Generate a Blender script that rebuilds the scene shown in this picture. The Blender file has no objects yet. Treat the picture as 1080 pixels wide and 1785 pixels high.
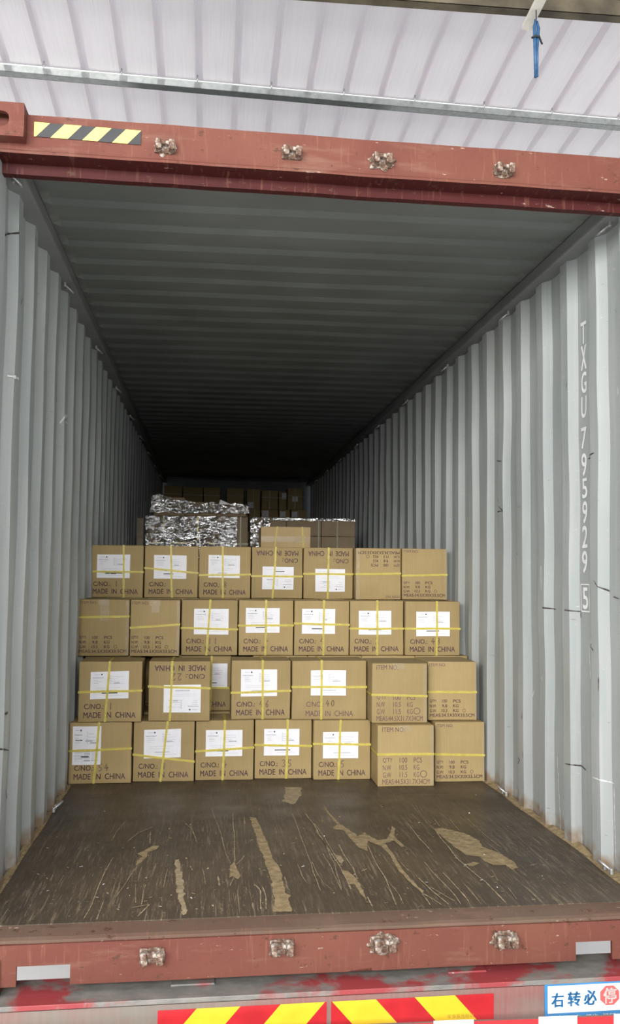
import bpy, bmesh, math, random
from mathutils import Vector, Matrix, noise

R = math.radians
D = bpy.data
COL = bpy.context.scene.collection
scn = bpy.context.scene

# ------------------------------------------------------------------ camera, world, lights, exposure
F_PX = 1686.8
CAM = (-0.426, -3.399, 1.160)
YAW, PITCH, ROLL = R(5.92), R(3.76), R(0.55)
cd = D.cameras.new('camera'); cam = D.objects.new('camera', cd); COL.objects.link(cam)
cd.sensor_fit = 'VERTICAL'; cd.sensor_height = 36.0; cd.lens = F_PX * 36.0 / 1785.0
cd.clip_start = 0.05; cd.clip_end = 300
cam.matrix_world = (Matrix.Translation(CAM) @ Matrix.Rotation(-YAW, 4, 'Z') @ Matrix.Rotation(PITCH, 4, 'X')
                    @ Matrix.Rotation(math.pi / 2, 4, 'X') @ Matrix.Rotation(ROLL, 4, 'Z'))
scn.camera = cam
world = D.worlds.new('World'); scn.world = world; world.use_nodes = True
wn = world.node_tree; bg = wn.nodes['Background']
# overcast sky: brightest overhead, dim below the horizon
wtc = wn.nodes.new('ShaderNodeTexCoord'); wsx = wn.nodes.new('ShaderNodeSeparateXYZ'); wmr = wn.nodes.new('ShaderNodeMapRange')
wn.links.new(wtc.outputs['Generated'], wsx.inputs[0]); wn.links.new(wsx.outputs[2], wmr.inputs[0])
wmr.inputs[1].default_value = -0.05; wmr.inputs[2].default_value = 0.75; wmr.inputs[3].default_value = 0.20; wmr.inputs[4].default_value = 1.15
wn.links.new(wmr.outputs[0], bg.inputs[1]); bg.inputs[0].default_value = (0.92, 0.97, 1.0, 1)
# daylight from the open side of the loading shed, behind the photographer
al = D.lights.new('open_shed_daylight', 'AREA'); al.shape = 'RECTANGLE'; al.size = 8; al.size_y = 2.6
al.energy = 1580; al.color = (1.0, 0.98, 0.96)
alo = D.objects.new('open_shed_daylight', al); COL.objects.link(alo)
alo.location = (-2.8, -9.0, 3.4); alo.rotation_euler = (R(77), 0, R(-15))
scn.view_settings.view_transform = 'Standard'; scn.view_settings.look = 'None'
scn.view_settings.gamma = 1; scn.view_settings.use_curve_mapping = False
scn.view_settings.exposure = 0.30
scn.cycles.max_bounces = 8; scn.cycles.diffuse_bounces = 5; scn.cycles.transparent_max_bounces = 12

# ------------------------------------------------------------------ helpers
def pray(px, py):
    u, v = (px - 540) / F_PX, (py - 892.5) / F_PX
    c, s = math.cos(ROLL), math.sin(ROLL); u, v = u * c + v * s, -u * s + v * c
    x, y, z = u, 1.0, -v
    c, s = math.cos(PITCH), math.sin(PITCH); y, z = y * c - z * s, y * s + z * c
    c, s = math.cos(YAW), math.sin(YAW)
    return Vector((x * c + y * s, -x * s + y * c, z))
def at(px, py, X=None, Y=None, Z=None):
    """the world point on plane X=, Y= or Z= that a measured photo point belongs to"""
    r = pray(px, py); C = Vector(CAM)
    i, v = (0, X) if X is not None else (1, Y) if Y is not None else (2, Z)
    return C + r * ((v - C[i]) / r[i])

SK = 0.035                       # the door frame stands slightly askew to the side walls
def skew(bm):
    for v in bm.verts: v.co.y += SK * v.co.x

def obj(name, bm, mats, parent=None, smooth=False, recalc=True):
    if recalc: bmesh.ops.recalc_face_normals(bm, faces=bm.faces)
    me = D.meshes.new(name); bm.to_mesh(me); bm.free()
    for m in (mats if isinstance(mats, (list, tuple)) else [mats]): me.materials.append(m)
    if smooth:
        for p in me.polygons: p.use_smooth = True
    o = D.objects.new(name, me); COL.objects.link(o)
    if parent is not None: o.parent = parent
    return o
def tag(o, label=None, cat=None, group=None, kind=None):
    if label: o['label'] = label
    if cat: o['category'] = cat
    if group: o['group'] = group
    if kind: o['kind'] = kind
    return o
def struct(name, bm, mats, smooth=False, recalc=True):
    return tag(obj(name, bm, mats, None, smooth, recalc), kind='structure')
def empty(name, loc=(0, 0, 0), rz=0.0):
    o = D.objects.new(name, None); COL.objects.link(o); o.location = loc; o.rotation_euler = (0, 0, rz)
    o.empty_display_size = 0.1
    return o
def box(bm, x0, x1, y0, y1, z0, z1, mi=0, bev=0.0):
    vs = [bm.verts.new((x, y, z)) for x in (x0, x1) for y in (y0, y1) for z in (z0, z1)]
    fs = [(0, 1, 3, 2), (4, 6, 7, 5), (0, 4, 5, 1), (2, 3, 7, 6), (0, 2, 6, 4), (1, 5, 7, 3)]
    out = [bm.faces.new([vs[i] for i in f]) for f in fs]
    if bev:
        es = list({e for f in out for e in f.edges})
        r = bmesh.ops.bevel(bm, geom=es, offset=bev, segments=2, profile=0.5, affect='EDGES')
        for f in r['faces']: f.material_index = mi
    for f in out:
        if f.is_valid: f.material_index = mi
def quad(bm, pts, mi=0):
    f = bm.faces.new([bm.verts.new(p) for p in pts]); f.material_index = mi; return f
def tube(bm, pts, r, seg=8, mi=0, cap=True):
    pts = [Vector(p) for p in pts]; rings = []
    for i, p in enumerate(pts):
        d = (pts[min(i + 1, len(pts) - 1)] - pts[max(i - 1, 0)]).normalized()
        a = d.orthogonal().normalized() if i == 0 else (a - d * a.dot(d)).normalized()
        b = d.cross(a); rr = r[i] if isinstance(r, (list, tuple)) else r
        rings.append([bm.verts.new(p + (a * math.cos(2 * math.pi * k / seg) + b * math.sin(2 * math.pi * k / seg)) * rr) for k in range(seg)])
    for A, B in zip(rings, rings[1:]):
        for k in range(seg):
            f = bm.faces.new((A[k], A[(k + 1) % seg], B[(k + 1) % seg], B[k])); f.material_index = mi; f.smooth = True
    if cap:
        for A in (rings[0], rings[-1]): bm.faces.new(A).material_index = mi
def prism(bm, prof, x0, x1, n=1, mi=0, caps=True):
    """closed profile [(y, z)] run along X"""
    rings = [[bm.verts.new((x0 + (x1 - x0) * i / n, y, z)) for y, z in prof] for i in range(n + 1)]
    k = len(prof)
    for A, B in zip(rings, rings[1:]):
        for i in range(k): bm.faces.new((A[i], A[(i + 1) % k], B[(i + 1) % k], B[i])).material_index = mi
    if caps:
        for A in (rings[0], rings[-1]): bm.faces.new(A).material_index = mi
_tc = {}
def text_tris(s, bold=0.0):
    """triangles of a line of lettering, normalised to its own 0..1 box, and its aspect"""
    if (s, bold) in _tc: return _tc[(s, bold)]
    cu = D.curves.new('t', 'FONT'); cu.body = s; cu.size = 1; cu.offset = bold; cu.resolution_u = 3
    o = D.objects.new('t', cu); COL.objects.link(o)
    dg = bpy.context.evaluated_depsgraph_get(); dg.update()
    me = D.meshes.new_from_object(o.evaluated_get(dg))
    vs = [v.co.copy() for v in me.vertices]; fs = [tuple(p.vertices) for p in me.polygons]
    D.objects.remove(o); D.curves.remove(cu); D.meshes.remove(me)
    x0 = min(v.x for v in vs); x1 = max(v.x for v in vs); y0 = min(v.y for v in vs); y1 = max(v.y for v in vs)
    vv = [((v.x - x0) / (x1 - x0), (v.y - y0) / (y1 - y0)) for v in vs]
    _tc[(s, bold)] = (vv, fs, (x1 - x0) / (y1 - y0)); return _tc[(s, bold)]
def put_text(bm, s, fn, x0, x1, y0, y1, mi, bold=0.0):
    if bold:
        bx = bold * abs(x1 - x0) / max(1, len(s)) * 1.6 * (1 if x1 > x0 else -1); by = bold * abs(y1 - y0) * 0.8
        for i, (dx, dy) in enumerate(((0, 0), (1, 0), (0, 1), (1, 1))):
            put_text(bm, s, fn, x0 + dx * bx, x1 - (1 - dx) * bx, y0 + dy * by, y1 - (1 - dy) * by, mi)
        return
    """fn(a, b) -> 3D point; a, b run over the rectangle x0..x1, y0..y1 (y up)"""
    vv, fs, _ = text_tris(s, bold)
    vs = [bm.verts.new(fn(x0 + (x1 - x0) * a, y0 + (y1 - y0) * b)) for a, b in vv]
    for f in fs:
        try: bm.faces.new([vs[i] for i in f]).material_index = mi
        except ValueError: pass
def ribbon(bm, pts, w, fn, mi):
    """a stroke of width w along 2D points, laid on fn(a, b)"""
    P = [Vector(p) for p in pts]; L = []; Rr = []
    for i, p in enumerate(P):
        d = (P[min(i + 1, len(P) - 1)] - P[max(i - 1, 0)]); d = d.normalized() if d.length else Vector((1, 0))
        n = Vector((-d.y, d.x)) * ((w[i] if isinstance(w, (list, tuple)) else w) / 2)
        L.append(bm.verts.new(fn(*(p + n)))); Rr.append(bm.verts.new(fn(*(p - n))))
    for i in range(len(P) - 1):
        bm.faces.new((L[i], L[i + 1], Rr[i + 1], Rr[i])).material_index = mi
def dense(pts, step):
    out = []
    for a, b in zip(pts, pts[1:]):
        a, b = Vector(a), Vector(b); n = max(1, int((b - a).length / step))
        out += [a + (b - a) * i / n for i in range(n)]
    return out + [Vector(pts[-1])]

# ------------------------------------------------------------------ materials
class NT:
    def __init__(s, name):
        s.m = D.materials.new(name); s.m.use_nodes = True; s.t = s.m.node_tree; s.b = s.t.nodes['Principled BSDF']
        s.tc = s.t.nodes.new('ShaderNodeTexCoord')
    def n(s, kind, **k):
        nd = s.t.nodes.new('ShaderNode' + kind)
        for a, v in k.items():
            if a.startswith('i_'): nd.inputs[a[2:].replace('_', ' ')].default_value = v
            else: setattr(nd, a, v)
        return nd
    def l(s, a, b): s.t.links.new(a, b)
    def map(s, scale=(1, 1, 1), rot=(0, 0, 0), coord='Object'):
        mp = s.n('Mapping'); mp.inputs['Scale'].default_value = scale; mp.inputs['Rotation'].default_value = rot
        s.l(s.tc.outputs[coord], mp.inputs[0]); return mp.outputs[0]
    def noise(s, scale, vec=None, detail=4, rough=0.55, dist=0):
        nd = s.n('TexNoise'); nd.inputs['Scale'].default_value = scale; nd.inputs['Detail'].default_value = detail
        nd.inputs['Roughness'].default_value = rough; nd.inputs['Distortion'].default_value = dist
        s.l(vec if vec is not None else s.tc.outputs['Object'], nd.inputs['Vector']); return nd.outputs['Fac']
    def ramp(s, fac, stops):
        r = s.n('ValToRGB'); e = r.color_ramp.elements
        while len(e) < len(stops): e.new(0.5)
        for el, (p, c) in zip(e, stops):
            el.position = p; el.color = (c, c, c, 1) if isinstance(c, (int, float)) else (*c, 1)
        s.l(fac, r.inputs[0]); return r.outputs[0]
    def mix(s, fac, a, b, mode='MIX'):
        m = s.n('Mix', data_type='RGBA', blend_type=mode)
        for sock, v in ((m.inputs[0], fac), (m.inputs[6], a), (m.inputs[7], b)):
            if isinstance(v, bpy.types.NodeSocket): s.l(v, sock)
            elif isinstance(v, (int, float)): sock.default_value = v
            else: sock.default_value = (*v, 1)
        return m.outputs[2]
    def bump(s, h, strength=0.3, dist=0.01):
        b = s.n('Bump'); b.inputs['Strength'].default_value = strength; b.inputs['Distance'].default_value = dist
        s.l(h, b.inputs['Height']); s.l(b.outputs[0], s.b.inputs['Normal'])
    def col(s, c):
        if isinstance(c, bpy.types.NodeSocket): s.l(c, s.b.inputs['Base Color'])
        else: s.b.inputs['Base Color'].default_value = (*c, 1)
    def set(s, rough=0.6, metal=0.0, spec=0.5):
        if isinstance(rough, bpy.types.NodeSocket): s.l(rough, s.b.inputs['Roughness'])
        else: s.b.inputs['Roughness'].default_value = rough
        s.b.inputs['Metallic'].default_value = metal; s.b.inputs['Specular IOR Level'].default_value = spec
        return s.m

def flat_mat(name, c, rough=0.6, metal=0.0, var=0.12, scale=12, spec=0.4):
    t = NT(name); n = t.noise(scale)
    t.col(t.mix(t.ramp(n, [(0.35, 0.0), (0.7, 1.0)]), tuple(x * (1 - var) for x in c), tuple(min(1, x * (1 + var)) for x in c)))
    return t.set(rough, metal, spec)

# grey paint of the container inside
def wall_mat():
    t = NT('grey_container_paint')
    big = t.noise(1.3, detail=5); streak = t.noise(3.0, t.map((6, 9, 0.35)), detail=5)
    c = t.mix(t.ramp(big, [(0.3, 0), (0.7, 1)]), (0.335, 0.365, 0.36), (0.41, 0.43, 0.42))
    c = t.mix(t.ramp(streak, [(0.50, 0), (0.78, 0.55)]), c, (0.48, 0.495, 0.49))
    # scuffs and rust specks of their own shape
    sc = t.noise(5.0, t.map((3, 3, 14), (0.5, 0, 0)), detail=6, rough=0.7)
    c = t.mix(t.ramp(sc, [(0.655, 0), (0.69, 0.6)]), c, (0.16, 0.15, 0.13))
    sc2 = t.noise(9.0, t.map((2, 2, 12), (-0.4, 0, 0)), detail=6, rough=0.7)
    c = t.mix(t.ramp(sc2, [(0.66, 0), (0.69, 0.7)]), c, (0.66, 0.67, 0.66))
    # rust and dust near the floor
    g = t.n('SeparateXYZ'); t.l(t.tc.outputs['Object'], g.inputs[0])
    lo = t.n('MapRange'); lo.inputs[1].default_value = 0.0; lo.inputs[2].default_value = 0.16; lo.inputs[3].default_value = 1; lo.inputs[4].default_value = 0
    t.l(g.outputs[2], lo.inputs[0])
    nn = t.noise(14.0, detail=6); mm = t.n('Math', operation='MULTIPLY'); t.l(lo.outputs[0], mm.inputs[0]); t.l(nn, mm.inputs[1])
    c = t.mix(t.ramp(mm.outputs[0], [(0.25, 0), (0.5, 0.9)]), c, (0.25, 0.17, 0.10))
    t.col(c); t.bump(t.noise(6, detail=3), 0.25, 0.01)
    return t.set(0.5, 0, 0.45)
M_WALL = wall_mat()
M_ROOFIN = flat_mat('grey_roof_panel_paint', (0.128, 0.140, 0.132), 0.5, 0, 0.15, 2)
M_WHITE_STENCIL = flat_mat('white_stencil_paint', (0.85, 0.87, 0.86), 0.5)
M_SCRATCH_DARK = flat_mat('dark_scratch_steel', (0.07, 0.06, 0.055), 0.6, 0.3)
M_SCRATCH_WHITE = flat_mat('bare_pale_scratch', (0.78, 0.78, 0.76), 0.5)
M_BACK = flat_mat('shade_darkened_end_panel', (0.10, 0.11, 0.115), 0.6, 0, 0.15, 3)  # grey darkened so the colour itself carries the unlit far end
M_RAIL = flat_mat('grey_rail_paint', (0.18, 0.19, 0.19), 0.5, 0, 0.1, 4)
M_RING = flat_mat('galvanised_ring_steel', (0.42, 0.42, 0.41), 0.4, 0.6)

def red_mat(name, c1, c2, wear=0.5):
    t = NT(name); b = t.noise(2.2, t.map((1, 1, 1)), detail=6)
    c = t.mix(t.ramp(b, [(0.3, 0), (0.7, 1)]), c1, c2)
    dust = t.noise(5, t.map((0.6, 1, 3)), detail=7, rough=0.65)
    c = t.mix(t.ramp(dust, [(0.54, 0), (0.72, wear)]), c, (0.22, 0.13, 0.095))
    run = t.noise(16, t.map((5, 1, 0.5)), detail=5)
    c = t.mix(t.ramp(run, [(0.58, 0), (0.8, 0.45)]), c, (0.25, 0.115, 0.075))
    chip = t.noise(22, t.map((1, 1, 1.5)), detail=7, rough=0.7)
    c = t.mix(t.ramp(chip, [(0.62, 0), (0.64, 0.85)]), c, (0.075, 0.035, 0.022))
    chip2 = t.noise(31, t.map((0.5, 1, 2)), detail=7, rough=0.7)
    c = t.mix(t.ramp(chip2, [(0.66, 0), (0.675, 0.7)]), c, (0.42, 0.33, 0.27))
    t.col(c); t.bump(t.noise(18, detail=5), 0.25, 0.006)
    return t.set(0.62, 0, 0.16)
M_RED = red_mat('red_oxide_container_paint', (0.112, 0.034, 0.026), (0.150, 0.056, 0.038))
M_RED_DUSTY = red_mat('dusty_threshold_paint', (0.115, 0.068, 0.050), (0.135, 0.095, 0.068), 0.5)
M_RED_DEEP = red_mat('deep_red_header_underside', (0.045, 0.008, 0.008), (0.06, 0.011, 0.010), 0.02)  # darker red for the header's underside and recessed plate
def crust_mat():
    t = NT('crusted_keeper_rust'); n = t.noise(40, detail=7, rough=0.7)
    t.col(t.ramp(n, [(0.34, (0.06, 0.025, 0.012)), (0.44, (0.11, 0.06, 0.04)), (0.52, (0.21, 0.15, 0.11)), (0.60, (0.42, 0.39, 0.35))]))
    t.bump(n, 0.8, 0.01); return t.set(0.85)
M_CRUST = crust_mat()
M_YEL = flat_mat('yellow_reflective_sheet', (0.68, 0.45, 0.025), 0.4, 0, 0.06, 20)
M_TAPEYEL = flat_mat('yellow_hazard_tape', (0.82, 0.64, 0.14), 0.45, 0, 0.06, 30)
M_BLK = flat_mat('black_hazard_tape', (0.02, 0.022, 0.024), 0.5, 0, 0.2, 30)
M_REDREF = flat_mat('red_reflective_sheet', (0.42, 0.016, 0.022), 0.4, 0, 0.1, 14)
M_WHITEREF = flat_mat('white_reflective_sheet', (0.80, 0.80, 0.80), 0.4, 0, 0.05, 14)
M_BLUE = flat_mat('blue_sign_paint', (0.045, 0.21, 0.45), 0.45, 0, 0.1, 10)
M_SIGNWHITE = flat_mat('white_sign_sheet', (0.74, 0.76, 0.73), 0.45, 0, 0.06, 9)
M_SIGNRED = flat_mat('red_sign_octagon', (0.62, 0.10, 0.10), 0.45)
M_FAINT = flat_mat('faint_print', (0.30, 0.20, 0.03), 0.6)

# floor
def floor_mat():
    t = NT('worn_brown_plywood_floor')
    big = t.noise(1.6, detail=6); fib = t.noise(10, t.map((9, 0.5, 1)), detail=8, rough=0.7)
    c = t.mix(t.ramp(big, [(0.3, 0), (0.7, 1)]), (0.042, 0.032, 0.021), (0.082, 0.058, 0.037))
    c = t.mix(t.ramp(fib, [(0.50, 0), (0.78, 0.55)]), c, (0.19, 0.145, 0.095))
    # how worn: most near the door
    g = t.n('SeparateXYZ'); t.l(t.tc.outputs['Object'], g.inputs[0])
    near = t.n('MapRange'); near.inputs[1].default_value = -0.1; near.inputs[2].default_value = 1.9; near.inputs[3].default_value = 0.95; near.inputs[4].default_value = 0.15
    t.l(g.outputs[1], near.inputs[0])
    for k, (sc, th, rot, colr) in enumerate([(8, 0.575, 0.05, (0.24, 0.19, 0.12)), (13, 0.59, -0.12, (0.30, 0.24, 0.16)), (24, 0.585, 0.22, (0.22, 0.175, 0.115))]):
        s1 = t.noise(sc, t.map((6.5, 0.28, 1), (0, 0, rot * 0.5)), detail=7, rough=0.75, dist=0.25)
        r = t.ramp(s1, [(th, 0), (th + 0.02, 1)])
        mm = t.n('Math', operation='MULTIPLY'); t.l(r, mm.inputs[0]); t.l(near.outputs[0], mm.inputs[1])
        m2 = t.n('Math', operation='MULTIPLY'); t.l(mm.outputs[0], m2.inputs[0]); t.l(t.ramp(t.noise(2.2 + k, detail=3), [(0.40, 0.15), (0.62, 1)]), m2.inputs[1]); mm = m2
        c = t.mix(mm.outputs[0], c, colr)
    sp = t.noise(38, detail=8, rough=0.75)
    r = t.ramp(sp, [(0.62, 0), (0.66, 0.8)]); mm = t.n('Math', operation='MULTIPLY'); t.l(r, mm.inputs[0]); t.l(near.outputs[0], mm.inputs[1])
    c = t.mix(mm.outputs[0], c, (0.40, 0.35, 0.26))
    t.col(c); t.bump(fib, 0.2, 0.003)
    return t.set(t.ramp(t.noise(3, detail=4), [(0.3, 0.38), (0.7, 0.62)]), 0, 0.45)
M_FLOOR = floor_mat()
def mud_mat():
    t = NT('dried_tan_mud'); n = t.noise(26, detail=8, rough=0.7)
    t.col(t.ramp(n, [(0.3, (0.17, 0.125, 0.065)), (0.5, (0.29, 0.22, 0.12)), (0.7, (0.40, 0.31, 0.18))]))
    t.bump(n, 0.5, 0.006); return t.set(0.9, 0, 0.2)
M_MUD = mud_mat()
M_SCRAPE = flat_mat('pale_floor_scrape', (0.33, 0.26, 0.16), 0.7, 0, 0.25, 30)
M_CHIP = flat_mat('white_paper_chip', (0.8, 0.8, 0.78), 0.7)

# cartons
def card_mat(name, c1, c2):
    t = NT(name)
    oi = t.n('ObjectInfo'); b = t.noise(5, detail=4); fl = t.noise(14, t.map((9, 9, 0.4)), detail=3)
    c = t.mix(t.ramp(b, [(0.3, 0), (0.7, 1)]), c1, c2)
    c = t.mix(t.ramp(fl, [(0.4, 0), (0.7, 0.35)]), c, tuple(x * 0.86 for x in c1))
    rr = t.ramp(oi.outputs['Random'], [(0.0, 0.90), (1.0, 1.06)])
    c = t.mix(1.0, c, rr, 'MULTIPLY')
    t.col(c); t.bump(fl, 0.12, 0.002)
    return t.set(0.72, 0, 0.25)
M_CARD = card_mat('brown_corrugated_card', (0.325, 0.238, 0.108), (0.375, 0.280, 0.132))
M_CARD_SHADED = card_mat('shaded_brown_card', (0.20, 0.15, 0.09), (0.25, 0.19, 0.12))  # brown card darkened in colour for the shade around the wrapped stacks
M_CARD_TAN = card_mat('light_tan_card', (0.52, 0.38, 0.19), (0.58, 0.43, 0.22))
M_INK = flat_mat('dull_purple_print', (0.115, 0.062, 0.072), 0.8, 0, 0.2, 90)
M_PEN = flat_mat('marker_pen', (0.09, 0.065, 0.05), 0.8)
M_PAPER = flat_mat('white_label_paper', (0.74, 0.74, 0.77), 0.6, 0, 0.03, 20)
M_PRINT = flat_mat('grey_label_print', (0.46, 0.47, 0.52), 0.8, 0, 0.15, 60)
M_PRINTD = flat_mat('black_label_print', (0.05, 0.05, 0.06), 0.8)
M_PRINTG = flat_mat('green_label_print', (0.10, 0.25, 0.14), 0.8)
M_STRAP = flat_mat('yellow_plastic_strap', (0.88, 0.78, 0.19), 0.35, 0, 0.08, 40)
M_STRAPG = flat_mat('pale_plastic_strap', (0.50, 0.49, 0.36), 0.35, 0, 0.08, 40)
def tape_mat():
    t = NT('clear_packing_tape'); t.col((0.62, 0.55, 0.42)); t.b.inputs['Alpha'].default_value = 0.18
    t.bump(t.noise(60, detail=5), 0.6, 0.003); return t.set(0.14, 0, 0.8)
M_TAPE = tape_mat()
def film_mat():
    t = NT('crumpled_stretch_film')
    nz_ = t.noise(24, t.map((1, 1, 1.6)), detail=4, rough=0.6, dist=0.8)
    vo = t.n('TexVoronoi'); vo.inputs['Scale'].default_value = 26; t.l(t.map((1, 1, 1.7)), vo.inputs['Vector'])
    ad = t.n('Math', operation='ADD'); t.l(nz_, ad.inputs[0]); t.l(vo.outputs['Distance'], ad.inputs[1]); n = ad.outputs[0]
    bp = t.n('Bump'); bp.inputs['Strength'].default_value = 1.0; bp.inputs['Distance'].default_value = 0.010; t.l(n, bp.inputs['Height'])
    t.l(bp.outputs[0], t.b.inputs['Normal']); t.col((0.95, 0.95, 0.94))
    t.b.inputs['Alpha'].default_value = 0.62
    al_ = t.ramp(t.noise(9, t.map((1, 1, 2.0)), detail=6, rough=0.7), [(0.38, 0.2), (0.56, 0.97)])
    t.l(al_, t.b.inputs['Alpha'])
    return t.set(0.09, 1.0, 1.0)
M_FILM = film_mat()
M_WOOD = flat_mat('weathered_board', (0.20, 0.17, 0.12), 0.8, 0, 0.2, 14)

# shed
def shed_mat():
    t = NT('white_ribbed_shed_sheet')
    s = t.noise(8, t.map((14, 0.3, 1)), detail=5); b = t.noise(0.8, detail=4)
    c = t.mix(t.ramp(s, [(0.4, 0), (0.75, 0.7)]), (0.87, 0.83, 0.85), (0.74, 0.705, 0.72))
    c = t.mix(t.ramp(b, [(0.4, 0), (0.8, 0.5)]), c, (0.88, 0.855, 0.86))
    t.col(c); m = t.set(0.35, 0, 0.5)
    tr = t.n('BsdfTranslucent'); tr.inputs[0].default_value = (0.82, 0.77, 0.795, 1)
    mx = t.n('MixShader'); mx.inputs[0].default_value = 0.26
    out = t.t.nodes['Material Output']
    t.l(t.b.outputs[0], mx.inputs[1]); t.l(tr.outputs[0], mx.inputs[2]); t.l(mx.outputs[0], out.inputs[0])
    return m
M_SHED = shed_mat()
def galv_mat():
    t = NT('galvanised_purlin_steel'); n = t.noise(30, detail=5)
    t.col(t.mix(t.ramp(n, [(0.3, 0), (0.7, 1)]), (0.42, 0.46, 0.44), (0.60, 0.63, 0.62)))
    return t.set(0.16, 0.9, 0.5)
M_GALV = galv_mat()
M_BROWNSTEEL = flat_mat('stained_brown_purlin', (0.12, 0.10, 0.065), 0.6, 0, 0.5, 4)
M_WHITEBAR = flat_mat('dusty_white_paint', (0.62, 0.59, 0.53), 0.6, 0, 0.2, 10)
M_BLUESTRAP = flat_mat('blue_plastic_strap', (0.03, 0.10, 0.22), 0.35, 0, 0.3, 40)
def trailer_mat():
    t = NT('worn_trailer_paint'); n = t.noise(2.6, t.map((1, 1, 1)), detail=7, rough=0.62, dist=0.4)
    f = t.noise(30, t.map((0.6, 1, 2.0)), detail=5)
    c = t.mix(t.ramp(f, [(0.3, 0), (0.7, 1)]), (0.13, 0.13, 0.12), (0.215, 0.20, 0.18))
    c = t.mix(t.ramp(n, [(0.49, 0), (0.56, 0.9)]), c, (0.28, 0.022, 0.028))
    sc = t.noise(26, t.map((1, 3, 1), (0, 0, 0.6)), detail=7, rough=0.75)
    c = t.mix(t.ramp(sc, [(0.66, 0), (0.69, 0.8)]), c, (0.42, 0.40, 0.37))
    t.col(c); return t.set(0.55)
M_TRAILER = trailer_mat()
def trailer_face_mat():
    t = NT('faded_red_beam_paint'); n = t.noise(2.2, t.map((1, 1, 2)), detail=6)
    v = t.noise(12, t.map((8, 1, 0.6)), detail=4)
    c = t.mix(t.ramp(n, [(0.40, 0), (0.62, 1)]), (0.175, 0.155, 0.13), (0.225, 0.095, 0.085))
    c = t.mix(t.ramp(v, [(0.4, 0), (0.8, 0.5)]), c, (0.22, 0.18, 0.155))
    t.col(c); return t.set(0.55)
M_TFACE = trailer_face_mat()
M_TYRE = flat_mat('tyre_rubber', (0.02, 0.02, 0.02), 0.8)
M_GROUND = flat_mat('pale_yard_concrete', (0.75, 0.745, 0.73), 0.85, 0, 0.12, 0.6)

# ------------------------------------------------------------------ setting: container shell
LEN = 12.03; P = 0.32; XI, XO = 1.165, 1.195
def wall_profile(y0):
    """(y, depth 0 inner .. 1 outer) ; inner flat .08, slope .05, outer .14, slope .05"""
    pts = []; k = -3
    while y0 + k * P < LEN + P:
        a = y0 + k * P
        pts += [(a, 0), (a + 0.08, 0), (a + 0.13, 1), (a + 0.27, 1)]; k += 1
    pts = [p for p in pts if 0.0 < p[0] < LEN]
    return [(-0.06, pts[0][1])] + pts
PR = wall_profile(0.447)
PL = wall_profile(0.290)
def wall_x(prof, y, z, side):
    d = prof[0][1]
    for (a, da), (b, db) in zip(prof, prof[1:]):
        if a <= y <= b: d = da + (db - da) * (y - a) / (b - a); break
    x = XI + (XO - XI) * d
    x += 0.007 * noise.noise(Vector((y * 1.1, z * 1.6, 5.0 * side))) + 0.005 * noise.noise(Vector((y * 4.5, z * 2.6, 9.0 * side)))
    return side * x
def build_wall(prof, side, extra=None):
    bm = bmesh.new(); NZ = 26; rows = []
    for y, d in prof:
        rows.append([bm.verts.new((wall_x(prof, y, 2.60 * j / NZ, side), y + 0.006 * noise.noise(Vector((y * 3, 2.6 * j / NZ * 2.3, 3))), 2.60 * j / NZ)) for j in range(NZ + 1)])
    for A, B in zip(rows, rows[1:]):
        for j in range(NZ): bm.faces.new((A[j], A[j + 1], B[j + 1], B[j]) if side > 0 else (A[j], B[j], B[j + 1], A[j + 1]))
    if extra: extra(bm)
    return bm
def on_right(a, b, off=0.0018): return Vector((wall_x(PR, a, b, 1) - off, a, b))
def on_left(a, b, off=0.0018): return Vector((wall_x(PL, a, b, -1) + off, a, b))
def wpt(px, py, side):
    prof = PR if side > 0 else PL; X = side * 1.175
    for _ in range(5):
        p = at(px, py, X=X); X = wall_x(prof, p.y, p.z, side)
    return (p.y, p.z)
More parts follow.
